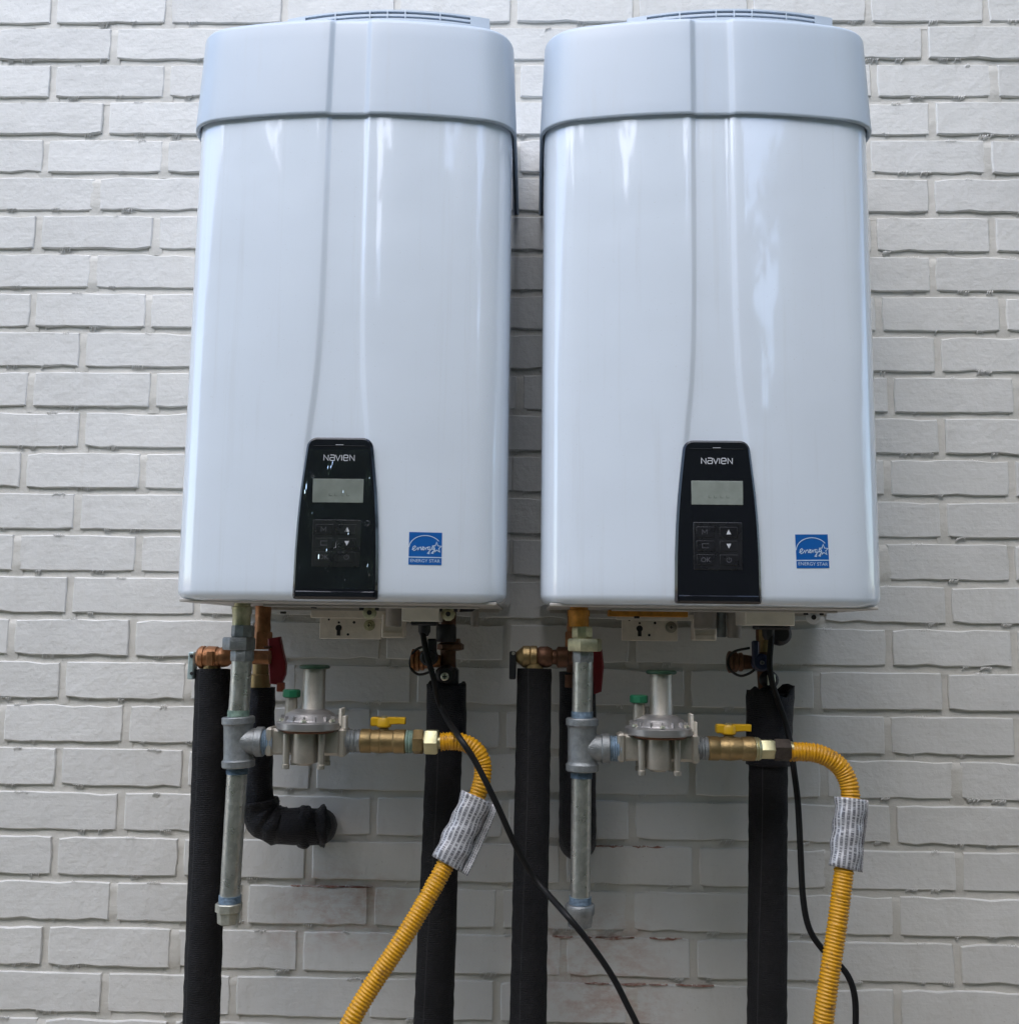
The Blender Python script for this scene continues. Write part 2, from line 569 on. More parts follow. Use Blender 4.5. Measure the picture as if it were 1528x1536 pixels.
def label_mat():
    t = NT('printed_silver_label')
    tc = t.n('ShaderNodeTexCoord').outputs['UV']
    sp_ = t.n('ShaderNodeSeparateXYZ')
    t.l(tc, sp_.inputs[0])
    # lines of small print run along the hose: rows over u, words over v
    rows = t.math('FRACT', t.math('MULTIPLY', sp_.outputs[0], 23.0))
    line = t.math('GREATER_THAN', rows, 0.42)
    cell = t.n('ShaderNodeCombineXYZ')
    t.l(t.math('FLOOR', t.math('MULTIPLY', sp_.outputs[0], 23.0)), cell.inputs[0])
    t.l(t.math('MULTIPLY', sp_.outputs[1], 30.0), cell.inputs[1])
    words = t.noise(cell.outputs[0], 2.4, 5, 0.8)
    wd = t.mapr(words, 0.44, 0.50, 0, 1)
    ink = t.math('MULTIPLY', t.math('MULTIPLY', line, wd), 0.85)
    p = t.pos()
    base = t.mix(t.mapr(t.noise(p, 40, 3), 0.3, 0.7, 0, 1), (0.46, 0.46, 0.475), (0.62, 0.62, 0.635))
    c = t.mix(ink, base, (0.07, 0.07, 0.085))
    return t.set(c, 0.38, 0.15, t.bump(t.noise(p, 70, 3), 0.0012))
M['label'] = label_mat()
M['cap_grey'] = simple('weathered_zinc_cap', (0.44, 0.44, 0.38), 0.42, 0.7, 0.22, 130, 0.0005)
M['seam'] = simple('glued_seam', (0.0125, 0.0125, 0.0135), 0.7, 0, 0.3, 200, 0.0004)
M['soil'] = simple('bare_earth', (0.60, 0.50, 0.39), 0.9, 0, 0.3, 3, 0.01)
M['leaf'] = simple('hedge_leaves', (0.07, 0.11, 0.04), 0.55, 0, 0.35, 3, 0.001)
M['bark'] = simple('bark', (0.10, 0.075, 0.05), 0.85, 0, 0.25, 14, 0.01)

# ------------------------------------------------------------------ ground
g = MB()
N = 14
for i in range(N + 1):
    for j in range(N + 1):
        a, b = (i / N * 2 - 1), (j / N * 2 - 1)
        g.v.append(Vector((60 * a ** 3, 60 * b ** 3, random.uniform(-0.02, 0.0))))
for i in range(N):
    for j in range(N):
        o = i * (N + 1) + j
        g.f.append((o, o + N + 1, o + N + 2, o + 1))
gr = g.build('ground', M['soil'])
gr['kind'] = 'structure'

# ------------------------------------------------------------------ brick wall
COURSE, BED0 = 0.0677, 2.4331
JOINTS = {
 -6: [-1652, -1447, -1247, -1048, -846, -646, -450, -246, -48, 150, 356, 556, 760, 960, 1162, 1359, 1561],
 -5: [-1730, -1531, -1333, -1128, -929, -731, -530, -332, -136, 68, 269, 472, 676, 879, 1083, 1283, 1487, 1687],
 -4: [-1835, -1634, -1438, -1235, -1030, -826, -629, -427, -229, -28, 172, 371, 572, 774, 978, 1181, 1386, 1590],
 -3: [-1720, -1520, -1323, -1127, -930, -726, -527, -325, -127, 77, 278, 477, 673, 877, 1083, 1279, 1483, 1682],
 -2: [-1855, -1650, -1450, -1245, -1048, -851, -648, -445, -246, -42, 164, 364, 570, 769, 965, 1167, 1362, 1560],
 -1: [-1745, -1549, -1347, -1150, -945, -741, -541, -337, -137, 63, 264, 466, 667, 868, 1070, 1275, 1476, 1676],
 0: [-1852, -1646, -1447, -1245, -1040, -840, -639, -437, -242, -42, 167, 361, 561, 759, 960, 1162, 1358, 1560],
 1: [-1735, -1534, -1331, -1135, -936, -731, -533, -333, -139, 63, 261, 450, 654, 856, 1054, 1254, 1452, 1652],
 2: [-1838, -1635, -1437, -1234, -1032, -833, -635, -433, -237, -35, 169, 361, 567, 767, 964, 1164, 1367, 1564],
 3: [-1739, -1535, -1334, -1138, -938, -736, -539, -339, -133, 62, 267, 458, 662, 859, 1060, 1257, 1461, 1665],
 4: [-1846, -1644, -1441, -1243, -1040, -836, -631, -438, -239, -35, 160, 360, 552, 751, 951, 1150, 1350, 1555],
 5: [-1736, -1538, -1340, -1137, -940, -744, -549, -350, -139, 60, 261, 455, 655, 857, 1058, 1257, 1456, 1654],
 6: [-1827, -1627, -1430, -1234, -1037, -839, -639, -446, -241, -46, 159, 349, 558, 752, 948, 1151, 1348, 1547, 1749],
 7: [-1744, -1540, -1338, -1140, -939, -742, -543, -345, -140, 56, 251, 449, 652, 853, 1056, 1254, 1457, 1662],
 8: [-1650, -1450, -1247, -1044, -839, -644, -439, -238, -47, 162, 365, 562, 763, 962, 1163, 1366, 1562],
 9: [-1763, -1561, -1358, -1156, -955, -751, -555, -353, -153, 47, 259, 458, 655, 857, 1058, 1257, 1455, 1654],
 10: [-1838, -1636, -1438, -1239, -1037, -833, -629, -433, -226, -24, 173, 371, 577, 778, 982, 1184, 1384, 1583],
 11: [-1750, -1548, -1347, -1142, -943, -743, -543, -341, -144, 59, 256, 453, 656, 861, 1066, 1265, 1470, 1673],
 12: [-1828, -1628, -1430, -1231, -1033, -836, -638, -440, -237, -40, 169, 368, 567, 765, 961, 1163, 1358, 1555],
 13: [-1744, -1546, -1348, -1144, -947, -742, -539, -348, -148, 51, 260, 451, 654, 858, 1063, 1264, 1468, 1664],
 14: [-1838, -1641, -1441, -1239, -1034, -837, -638, -436, -239, -38, 154, 361, 557, 758, 956, 1154, 1352, 1553],
 15: [-1750, -1548, -1352, -1152, -947, -746, -538, -336, -141, 58, 257, 456, 656, 859, 1057, 1259, 1462, 1665],
 16: [-1835, -1639, -1441, -1236, -1032, -835, -640, -438, -237, -40, 158, 361, 561, 756, 957, 1157, 1360, 1557],
 17: [-1751, -1548, -1352, -1154, -950, -748, -546, -369, -187, 25, 245, 446, 645, 847, 1047, 1251, 1453, 1651],
 18: [-1853, -1648, -1451, -1248, -1046, -842, -642, -446, -249, -45, 155, 353, 554, 754, 959, 1160, 1361, 1561],
 19: [-1737, -1541, -1343, -1141, -944, -746, -544, -342, -143, 53, 251, 454, 658, 858, 1056, 1254, 1457, 1659],
 20: [-1846, -1649, -1452, -1254, -1050, -847, -643, -438, -244, -39, 157, 355, 559, 757, 961, 1160, 1359, 1562],
 21: [-1752, -1547, -1348, -1148, -946, -743, -544, -344, -149, 51, 255, 460, 656, 855, 1055, 1256, 1453, 1655],
 22: [-1657, -1453, -1254, -1051, -846, -646, -440, -245, -47, 155, 356, 559, 763, 968, 1165, 1370, 1569],
 23: [-1744, -1546, -1343, -1146, -947, -748, -548, -352, -148, 52, 250, 446, 648, 853, 1055, 1256, 1453, 1653],
 24: [-1654, -1458, -1254, -1055, -855, -652, -453, -248, -49, 154, 355, 556, 758, 955, 1160, 1357, 1556],
 25: [-1752, -1548, -1346, -1145, -946, -746, -546, -350, -147, 56, 257, 460, 659, 858, 1057, 1261, 1457, 1658],
 26: [-1662, -1462, -1260, -1058, -856, -658, -454, -255, -51, 146, 344, 540, 737, 941, 1143, 1341, 1538, 1738],
 27: [-1750, -1546, -1345, -1141, -941, -743, -545, -345, -143, 54, 252, 456, 652, 855, 1060, 1265, 1464, 1666],
 28: [-1844, -1643, -1446, -1243, -1045, -849, -650, -448, -245, -50, 154, 356, 557, 757, 958, 1155, 1356, 1552],
 29: [-1748, -1544, -1348, -1152, -952, -750, -551, -348, -146, 50, 249, 447, 644, 845, 1050, 1248, 1453, 1655],
 30: [-1852, -1650, -1452, -1253, -1057, -857, -660, -457, -252, -48, 152, 356, 556, 753, 949, 1145, 1343, 1540, 1740],
 31: [-1749, -1551, -1350, -1147, -948, -747, -547, -347, -150, 55, 258, 457, 656, 857, 1059, 1257, 1452, 1650],
 32: [-1661, -1457, -1254, -1050, -849, -645, -445, -248, -52, 145, 342, 542, 739, 934, 1135, 1334, 1537, 1733],
 33: [-1765, -1565, -1360, -1157, -961, -755, -554, -356, -155, 44, 241, 437, 640, 839, 1042, 1242, 1447, 1646],
 34: [-1664, -1459, -1257, -1058, -861, -658, -455, -250, -48, 147, 343, 540, 737, 933, 1129, 1331, 1536, 1733],
 35: [-1739, -1536, -1331, -1135, -938, -741, -540, -338, -133, 63, 262, 466, 663, 862, 1061, 1263, 1468, 1666],
}

for k in JOINTS:
    J_ = JOINTS[k]
    while J_[0] > -2750:
        J_.insert(0, J_[0] - 200)
    while J_[-1] < 2750:
        J_.append(J_[-1] + 200)
wall = thing('brick_wall', 'white painted brick wall behind the two water heaters', 'wall', (0, 0, 0))
JT = 0.0105      # joint width
lerp_ = lambda a, b, t: a + (b - a) * t
mortar = MB()
mortar.box(-2.9, 2.9, 0.010, 0.11, -0.02, BED0 + 5.4 * COURSE)
for k in range(-6, 36):
    zc = BED0 - COURSE * k
    xs = [-2.9 + 0.033 * i for i in range(177)]
    prof = ((JT / 2 + 0.006, 0.0050), (0.0, 0.0046), (-JT / 2 - 0.003, 0.0036))
    base = len(mortar.v)
    wob = [random.uniform(-1, 1) for _ in xs]
    for x, w in zip(xs, wob):
        for dz, y in prof:
            mortar.v.append(Vector((x, y + 0.0007 * w + random.uniform(-.0004, .0004), zc + dz + random.uniform(-.0006, .0006))))
    for i in range(176):
        for j in range(2):
            o = base + i * 3 + j
            mortar.f.append((o, o + 1, o + 4, o + 3))
    for jx in JOINTS[k]:
        x = jx / 1000.0
        d = random.choice((0.0006, 0.0014, 0.0022, 0.0032)) + random.uniform(-.0008, .0008)
        w = JT / 2 + 0.006
        z0, z1 = zc + JT / 2 + 0.0005, zc + COURSE - JT / 2 - 0.0005
        base = len(mortar.v)
        ends = [(z0 - .0110, .0033), (z0 - .003, max(d, .0024)), (z0 + .004, d)] + [(lerp_(z0, z1, i / 4), d) for i in range(1, 4)] + [(z1 - .006, d), (z1 - .001, .0028)]
        for z, dd in ends:
            for dx, y in ((-w, dd + .001), (random.uniform(-.002, .002), dd + random.uniform(-.001, .0012)), (w, dd + .001)):
                mortar.v.append(Vector((x + dx, y, z)))
        for i in range(7):
            for j in range(2):
                o = base + i * 3 + j
                mortar.f.append((o, o + 1, o + 4, o + 3))
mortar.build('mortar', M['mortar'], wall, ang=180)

BL, BH = 0.200 - JT, COURSE - JT
def brick_shape(rnd):
    """rough-edged brick, face towards -Y, centred on its face"""
    nx, nz = 7, 2
    out = []
    for i in range(nx):
        out.append((-BL / 2 + BL * i / nx, -BH / 2))
    for i in range(nz):
        out.append((BL / 2, -BH / 2 + BH * i / nz))
    for i in range(nx):
        out.append((BL / 2 - BL * i / nx, BH / 2))
    for i in range(nz):
        out.append((-BL / 2, BH / 2 - BH * i / nz))
    n = len(out)
    rim, inner = [], []
    for i, (x, z) in enumerate(out):
        corner = i in (0, nx, nx + nz, 2 * nx + nz)
        c = 0.0010 if corner else 0.0
        jx, jz = rnd.uniform(-.0008, .0008), rnd.uniform(-.0007, .0007)
        if rnd.random() < 0.12:
            jz += math.copysign(rnd.uniform(.0012, .0034), -z)
        x2 = x - math.copysign(c, x) + jx
        z2 = z - math.copysign(c * .7, z) + jz
        rim.append((x2, z2))
        e = rnd.uniform(.0009, .0020)
        ex = e if abs(x) > BL / 2 - 1e-6 else 0
        ez = e if abs(z) > BH / 2 - 1e-6 else 0
        inner.append((x2 - math.copysign(ex, x), z2 - math.copysign(ez, z)))
    v = [(x, rnd.uniform(-.0002, .0003), z) for x, z in inner]
    v += [(x, 0.0013 + rnd.uniform(-.0004, .0005), z) for x, z in rim]
    v += [(x, 0.014, z) for x, z in rim]
    f = []
    # face: a ladder of quads between the long edges keeps it gently uneven
    f.append(tuple(range(n)))
    for r in (0, 1):
        for i in range(n):
            j = (i + 1) % n
            f.append((r * n + j, r * n + i, (r + 1) * n + i, (r + 1) * n + j))
    return v, f
VAR = []
for i in range(18):
    v, f = brick_shape(random)
    me = bpy.data.meshes.new('brick')
    me.from_pydata(v, [], f)
    me.update()
    me.set_sharp_from_angle(angle=R(10))
    me.materials.append(M['paint'])
    VAR.append(me)
rest = MB()
for k in range(-5, 36):
    zc = BED0 - COURSE * k + COURSE / 2
    for a, b in zip(JOINTS[k], JOINTS[k][1:]):
        x0, x1 = a / 1000.0, b / 1000.0
        xc, L = (x0 + x1) / 2, x1 - x0 - JT
        t = (zc - 0.80) / 1.7
        inframe = x1 > -0.815 - 0.13 * t and x0 < 0.745 + 0.08 * t and zc > 0.79 and zc < 2.52
        hid = 1.455 < zc - BH / 2 and zc + BH / 2 < 2.43 and ((x0 > -0.555 and x1 < -0.05) or (x0 > 0.03 and x1 < 0.545))
        dy = random.uniform(-.0012, .0010)
        rz, ry = random.uniform(-.004, .004), random.uniform(-.0035, .0035)
        if inframe and not hid:
            o = bpy.data.objects.new('brick', random.choice(VAR))
            COL.objects.link(o)
            o.parent = wall
            o.location = (xc, dy, zc)
            o.rotation_euler = (random.uniform(-.012, .012), ry, rz)
            o.scale = (L / BL, 1, 1)
        else:
            me = random.choice(VAR)
            s = L / BL
            rest.add([(xc + v.co.x * s, dy + v.co.y, zc + v.co.z) for v in me.vertices], [tuple(p.vertices) for p in me.polygons])
ro = rest.build('brickwork', M['paint'], wall, ang=10)
ro['kind'] = 'stuff'
# runs of thick paint where the brush was dragged over the arrises
runs = MB()
rr_ = random.Random(5)
def paint_run(x, z, up):
    n = rr_.randint(3, 6)
    step, lean = rr_.uniform(.0026, .0042), rr_.uniform(.15, .6)
    for i in range(n):
        w, L = rr_.uniform(.0006, .0011), rr_.uniform(.004, .0095)
        x0, z0 = x + i * step, z + rr_.uniform(-.001, .001)
        x1, z1 = x0 - lean * L, z0 - L
        ym = -.0012
        runs.add([(x0 - w, .0012, z0), (x0 + w, .0012, z0), (x1 + w * .7, .0030 if not up else .001, z1), (x1 - w * .7, .0030 if not up else .001, z1),
                  (x0, ym, z0 - L * .25), ((x0 + x1) / 2, ym * .9, (z0 + z1) / 2)],
                 [(0, 4, 1), (0, 3, 5, 4), (1, 4, 5, 2), (3, 2, 5)])
for k in range(0, 26):
    zb = BED0 - COURSE * k
    for a, b in zip(JOINTS[k], JOINTS[k][1:]):
        if -1.0 < a / 1000 < .85:
            for q in range(rr_.choice((1, 2, 2, 3))):
                paint_run(lerp_(a, b, rr_.uniform(.08, .9)) / 1000, zb + JT / 2 + rr_.uniform(.0005, .0045), False)
            if rr_.random() < .75:
                paint_run(lerp_(a, b, rr_.uniform(.08, .9)) / 1000, zb + COURSE - JT / 2 + .0015, True)
uo = runs.build('paint_runs', M['paint'], wall, ang=180)
uo['kind'] = 'stuff'
# paint flaked off the upper arrises of a few courses near the drip legs: slivers of red brick
chips = MB()
def chip_run(x0, x1, k, h=0.0022):
    z = BED0 - COURSE * k - JT / 2
    x = x0
    while x < x1:
        w = random.uniform(.014, .060)
        n = 7
        top = [(x + w * i / n, z + random.uniform(-.0002, .0010)) for i in range(n + 1)]
        bot = [(x + w * i / n, z - h * math.sin(math.pi * (i + .15) / (n + .3)) * random.uniform(.45, 1.25)) for i in range(n + 1)]
        chips.prism(bot + top[::-1], -0.0011, 0.006, 0.0003)
        x += w * random.uniform(0.85, 1.5)
chip_run(0.035, 0.24, 22, .0030)
chip_run(0.065, 0.20, 20)
chip_run(0.085, 0.225, 23, .0020)
chip_run(0.045, 0.17, 24, .0018)
chip_run(-0.37, -0.24, 21, .0018)
co = chips.build('paint_chips', M['chip'], wall)
co['kind'] = 'stuff'

# ------------------------------------------------------------------ water heaters
Z_BOT, Z_RIM, Z_TOP = 1.4365, 2.0865, 2.2285
PAN_Z0, PAN_Z1 = 1.4385, 1.6462
GD = 0.0040

def lerp(a, b, t):
    return a + (b - a) * t
def table(tb, v):
    if v <= tb[0][0]:
        return tb[0][1]
    for (a, x), (b, y) in zip(tb, tb[1:]):
        if v <= b:
            t = (v - a) / (b - a)
            return lerp(x, y, t)
    return tb[-1][1]
GROOVE = [(1.43, .047), (1.62, .0455), (1.66, .0428), (1.70, .0372), (1.74, .0345), (1.79, .0325), (1.86, .0312), (2.3, .0300)]
def groove_half(z):
    return sum(table(GROOVE, z + d) for d in (-.03, -.015, 0, .015, .03)) / 5
def shoulder(x):
    return -0.336 + 0.62 * x * x
def front_y(x, z):
    """front face of a heater at local x, world z"""
    gh = groove_half(z)
    y = shoulder(x)
    a = abs(x)
    if a < gh:
        t = min(1, (gh - a) / 0.0100)
        t = t * t * (3 - 2 * t)
        y = lerp(y, shoulder(0) + GD, t)
    return y
def plan(hw, z, off=0.0, groove=True):
    """half outlines mirrored: list of (x, y) from the back left round the front to the back right"""
    xs = 0.172
    pts = []
    half = [(hw, -0.012), (hw, -0.08), (hw, -0.15), (hw, -0.215)]
    y0 = shoulder(xs)
    cx, cyy = hw, y0 + 1.24 * xs * (hw - xs)
    for i in range(13):
        t = i / 12
        p = (lerp(lerp(hw, cx, t), lerp(cx, xs, t), t), lerp(lerp(-0.262, cyy, t), lerp(cyy, y0, t), t))
        half.append(p)
    gh = groove_half(z) if groove else 0.030
    for i in range(1, 13):
        half.append((lerp(xs, gh, i / 12), None))
    for i in range(1, 9):
        half.append((gh - 0.0100 * i / 8, None))
    for i in range(1, 5):
        half.append(((gh - 0.0100) * (1 - i / 4), None))
    full = [(-x, y) for x, y in half] + [(x, y) for x, y in half[-2::-1]]
    out = []
    for x, y in full:
        if y is None:
            y = front_y(x, z if groove else 2.2)
        sx = (hw + off) / hw
        out.append((x * sx, y - off * min(1, max(0, (-y - .2) / .06))))
    return out
def skin(mb, rows, cap_first=False, cap_last=False):
    n = len(rows[0])
    vs = [p for r in rows for p in r]
    fs = []
    for j in range(len(rows) - 1):
        for i in range(n - 1):
            fs.append((j * n + i, (j + 1) * n + i, (j + 1) * n + i + 1, j * n + i + 1))
        fs.append((j * n + n - 1, (j + 1) * n + n - 1, (j + 1) * n, j * n))
    if cap_first:
        fs.append(tuple(range(n)))
    if cap_last:
        fs.append(tuple((len(rows) - 1) * n + i for i in range(n))[::-1])
    mb.add(vs, fs)

def make_heater(cx, hw, label, variant):
    T = thing('water_heater', label, 'water heater', (cx, 0, Z_BOT), 'tankless water heaters on the wall')
    W = lambda pts, z: [(cx + x, y, z) for x, y in pts]
    # --- front cover
    mb = MB()
    rows = []
    for i in range(7):
        a = i / 6 * math.pi / 2
        r = 0.013
        rows.append(W(plan(hw, Z_BOT, -r * (1 - math.sin(a))), Z_BOT + r * (1 - math.cos(a))))
    z = Z_BOT + 0.013
    while z < 2.11:
        z += 0.018
        rows.append(W(plan(hw, z), z))
    skin(mb, rows, True, True)
    mb.build('cover', M['enamel'], T, ang=60)
    # --- moulded top cap with its overhanging rim
    mb = MB()
    rows = []
    for off, z in ((0.0006, Z_RIM + 0.02), (0.0010, Z_RIM + 0.004), (0.0030, Z_RIM + 0.0004), (0.0048, Z_RIM + 0.0002), (0.0060, Z_RIM + 0.0022)):
        rows.append(W(plan(hw, 2.2, off, False), z))
    rows.append(W(plan(hw, 2.2, 0.0060, False), Z_RIM + 0.0036))
    for i in range(1, 8):
        t = i / 7
        rows.append(W(plan(hw, 2.2, 0.0060 - 0.0055 * t, False), lerp(Z_RIM + 0.0022, Z_TOP - 0.009, t)))
    for i in range(1, 6):
        a = i / 5 * math.pi / 2
        rows.append(W(plan(hw, 2.2, 0.0005 - 0.009 * (1 - math.cos(a)), False), Z_TOP - 0.009 * (1 - math.sin(a))))
    rows.append(W(plan(hw, 2.2, -0.03, False), Z_TOP + 0.0006))
    skin(mb, rows, False, True)
    cap = mb.build('top_cap', M['cap'], T, ang=60)
    # --- exhaust grille standing on the cap
    gx0, gx1, gc = -0.106, 0.184, 0.039
    arc = lambda x: -0.286 + 1.05 * (x - gc) ** 2
    def band(x0, x1, z0, z1, inset, mat, name, parent, depth=0.17):
        b = MB()
        n = max(2, int((x1 - x0) / 0.012))
        fr = [(lerp(x0, x1, i / n)) for i in range(n + 1)]
        vs = [(cx + x, arc(x) + inset, z) for z in (z0, z1) for x in fr] + [(cx + x, depth * -1 + 0.06, z) for z in (z0, z1) for x in fr]
        m_ = n + 1
        fs = []
        for i in range(n):
            fs.append((i, i + 1, m_ + i + 1, m_ + i))
            fs.append((m_ + i, m_ + i + 1, 3 * m_ + i + 1, 3 * m_ + i))
            fs.append((i + 1, i, 2 * m_ + i, 2 * m_ + i + 1))
            fs.append((2 * m_ + i + 1, 2 * m_ + i, 3 * m_ + i, 3 * m_ + i + 1))
        fs.append((m_, 0, 2 * m_, 3 * m_))
        fs.append((n, m_ + n, 3 * m_ + n, 2 * m_ + n))
        b.add(vs, fs)
        return b.build(name, mat, parent)
    gr_ = band(gx0, gx1, Z_TOP - 0.004, 2.2590, 0, M['cap'], 'exhaust_grille', T)
    band(-0.080, 0.158, 2.2588, 2.2690, 0.010, M['slot'], 'grille_core', gr_)
    for x0, x1 in ((gx0, -0.079), (0.157, gx1)):
        band(x0, x1, 2.2590, 2.2690, 0, M['cap'], 'grille_end', gr_)
    band(-0.079, 0.157, 2.2622, 2.2655, 0.0003, M['cap'], 'grille_slat', gr_)
    band(gx0, gx1, 2.2690, 2.2716, 0, M['cap'], 'grille_top', gr_)
    for x in (-0.034, 0.016, 0.041, 0.066, 0.115):
        band(x - 0.0009, x + 0.0009, 2.2589, 2.2690, -0.0004, M['cap'], 'grille_rib', gr_, 0.30)
    # --- underside
    mb = MB()
    mb.box(cx - hw + 0.012, cx + hw - 0.012, -0.300, -0.02, Z_BOT - 0.002, Z_BOT + 0.002, 0.0008)
    mb.box(cx - hw + 0.016, cx + hw - 0.016, -0.085, -0.080, Z_BOT - 0.007, Z_BOT - 0.002)
    mb.box(cx - hw + 0.10, cx + hw - 0.04, -0.22, -0.19, Z_BOT - 0.005, Z_BOT - 0.002, 0.0008)
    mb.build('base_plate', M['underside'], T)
    # --- control panel
    pcx = cx + (0.0042 if variant == 0 else -0.0010)
    def pw(z):
        t = (PAN_Z1 - z) / (PAN_Z1 - PAN_Z0)
        return table([(0, .0415), (.08, .0432), (.2, .0460), (.34, .0490), (.5, .0515), (.7, .0532), (1, .0540)], t)
    outl = []
    zz = [PAN_Z0 + 0.004 + (PAN_Z1 - 0.013 - PAN_Z0 - 0.004) * i / 10 for i in range(11)]
    right = [(pw(PAN_Z0) - 0.004, PAN_Z0), (pw(PAN_Z0) - .001, PAN_Z0 + .001)] + [(pw(z), z) for z in zz]
    for i in range(1, 7):
        a = i / 6 * math.pi / 2
        right.append((pw(zz[-1]) - 0.0125 * (1 - math.cos(a)) - 0.001 * i / 6, zz[-1] + 0.013 * math.sin(a)))
    outl = [(pcx + x, z) for x, z in right] + [(pcx - x, z) for x, z in right[::-1]]
    PF = -0.3405
    mb = MB()
    mb.prism(outl, PF, -0.3265, 0.0028)
    P = mb.build('control_panel', M['black_gloss'], T)
    # raised brow and chin of the panel
    mb = MB()
    mb.prism([(pcx - .049, 1.4405), (pcx + .049, 1.4405), (pcx + .0495, 1.4490), (pcx - .0495, 1.4490)], PF - 0.0022, PF + .001, 0.0014)
    mb.build('panel_chin', M['black_gloss'], P)
    mb = MB()
    mb.prism([(pcx - .0345, 1.6345), (pcx + .0345, 1.6345), (pcx + .033, 1.6352), (pcx - .033, 1.6352)], PF - 0.0006, PF + .001, 0.0002)
    mb.build('panel_brow', M['black_gloss'], P)
    flat = lambda d: (lambda x, z: PF - d)
    SCZ = 1.5768 if variant == 0 else 1.5785
    mb = MB()
    mb.box(pcx - .0325, pcx + .0325, PF - 0.0005, PF + .002, SCZ - .0153, SCZ + .0153, 0.0004)
    S = mb.build('display', M['lcd'], P)
    mb = MB()
    q = flat(0.0007)
    for x0 in (-.011, -.004, .004, .0115):
        mb.stroke([(pcx + x0, SCZ - .0065), (pcx + x0, SCZ - .0035)], .0007, q)
        mb.stroke([(pcx + x0, SCZ - .0065), (pcx + x0 + .0035, SCZ - .0065)], .0007, q)
    mb.build('display_marks', M['lcd_mark'], S)
    # lettering NaVIeN, strokes as on the badge
    mb = MB()
    LZ, u = 1.6195 - 0.0036, 0.0071
    q = flat(0.0003)
    def letter(x, strokes, w=.00105):
        for st in strokes:
            mb.stroke([(pcx + x + a * u, LZ + b * u) for a, b in st], w, q)
    letter(-.0200, [[(.07, 0), (.07, 1), (.86, 0), (.86, 1)]])
    letter(-.0121, [[(.08, 1), (.78, 1), (.88, .88), (.88, 0)], [(.88, .54), (.2, .54), (.07, .44), (.07, .1), (.2, 0), (.88, 0)]])
    letter(-.0045, [[(0, 1), (.42, 0), (.84, 1)]])
    letter(.0030, [[(.05, 0), (.05, 1)]])
    letter(.0053, [[(.07, .5), (.86, .5), (.86, .86), (.72, 1), (.2, 1), (.07, .86), (.07, .14), (.2, 0), (.72, 0), (.84, .12)]])
    letter(.0134, [[(.07, 0), (.07, 1), (.86, 0), (.86, 1)]])
    mb.stroke([(pcx - .005, LZ + .0205), (pcx + .005, LZ + .0205)], .0006, q)
    mb.build('panel_lettering', M['print'], P)
    # button membrane
    BZ = 1.5095 if variant == 0 else 1.5110
    mb = MB()
    mb.box(pcx - .0305, pcx + .0305, PF - 0.0007, PF + .001, BZ - .0300, BZ + .0300, 0.0006)
    B = mb.build('button_pad', M['button_panel'], P)
    q = flat(0.0010)
    for i in range(2):
        for j in range(3):
            mb = MB()
            bx, bz = pcx - .0155 + .031 * i - (.002 if i else 0), BZ + .0175 - .0175 * j
            mb.box(bx - .0115, bx + .0115, PF - 0.0012, PF - .0002, bz - .0068, bz + .0068, 0.0006)
            bb = mb.build('button', M['button_panel'], P)
            sy = MB()
            q = flat(0.0014)
            if i == 1 and j == 0:
                sy.add([(bx - .003, PF - .0014, bz - .0028), (bx + .003, PF - .0014, bz - .0028), (bx, PF - .0014, bz + .0034)], [(0, 1, 2)])
            elif i == 1 and j == 1:
                sy.add([(bx - .003, PF - .0014, bz + .0030), (bx, PF - .0014, bz - .0032), (bx + .003, PF - .0014, bz + .0030)], [(0, 1, 2)])
            elif i == 1:
                sy.stroke([(bx + .0030 * math.sin(a), bz + .0030 * math.cos(a)) for a in [R(35 + 29 * k) for k in range(11)]], .0007, q)
                sy.stroke([(bx, bz), (bx, bz + .0036)], .0007, q)
            elif j == 0:
                sy.stroke([(bx - .004, bz - .003), (bx - .004, bz + .003), (bx - .001, bz - .001), (bx + .002, bz + .003), (bx + .002, bz - .003)], .0007, q)
            elif j == 1:
                sy.stroke([(bx + .004, bz + .0026), (bx - .004, bz + .0026), (bx - .004, bz - .0026), (bx + .004, bz - .0026)], .0007, q)
            else:
                text_faces('OK', .0085, bx, bz - .003, q, sy)
            bright = (i == 1 and j < 2)
            sy.build('symbol', M['print'] if bright else M['dim_print'], B)
    if variant == 0:
        mb = MB()
        nx, nz = 14, 26
        for i in range(nx + 1):
            for j in range(nz + 1):
                z = 1.452 + 0.178 * j / nz
                x = (pw(z) - .004) * (i / nx * 2 - 1)
                lift = .0025 + .0016 * math.sin(i * .9 + j * .35) + .0012 * math.sin(j * .8 - i * .5)
                mb.v.append(Vector((pcx + x, PF - max(.0014, lift), z)))
        for i in range(nx):
            for j in range(nz):
                o = i * (nz + 1) + j
                mb.f.append((o, o + 1, o + nz + 2, o + nz + 1))
        fo = mb.build('protective_film', M['film'], P, ang=180)
        fo['label'] = 'wrinkled clear protective film still on the panel'
    # --- blue energy sticker
    ex, ez, hs_ = (0.1160, 1.5050, .0208) if variant == 0 else (0.1203, 1.5068, .0214)
    tilt = 0.0 if variant == 0 else R(-1.6)
    def surf(d):
        return lambda x, z: front_y(x - cx, z) - d
    def rt(a, b):
        return (cx + ex + a * math.cos(tilt) + b * math.sin(tilt), ez - a * math.sin(tilt) + b * math.cos(tilt))
    mb = MB()
    s0, s1 = surf(0.0004), surf(-0.0004)
    n = 10
    for s_ in (s0, s1):
        for i in range(n + 1):
            for j in range(n + 1):
                x, z = rt(hs_ * (i / n * 2 - 1), hs_ * (j / n * 2 - 1))
                mb.v.append(Vector((x, s_(x, z), z)))
    K = (n + 1) ** 2
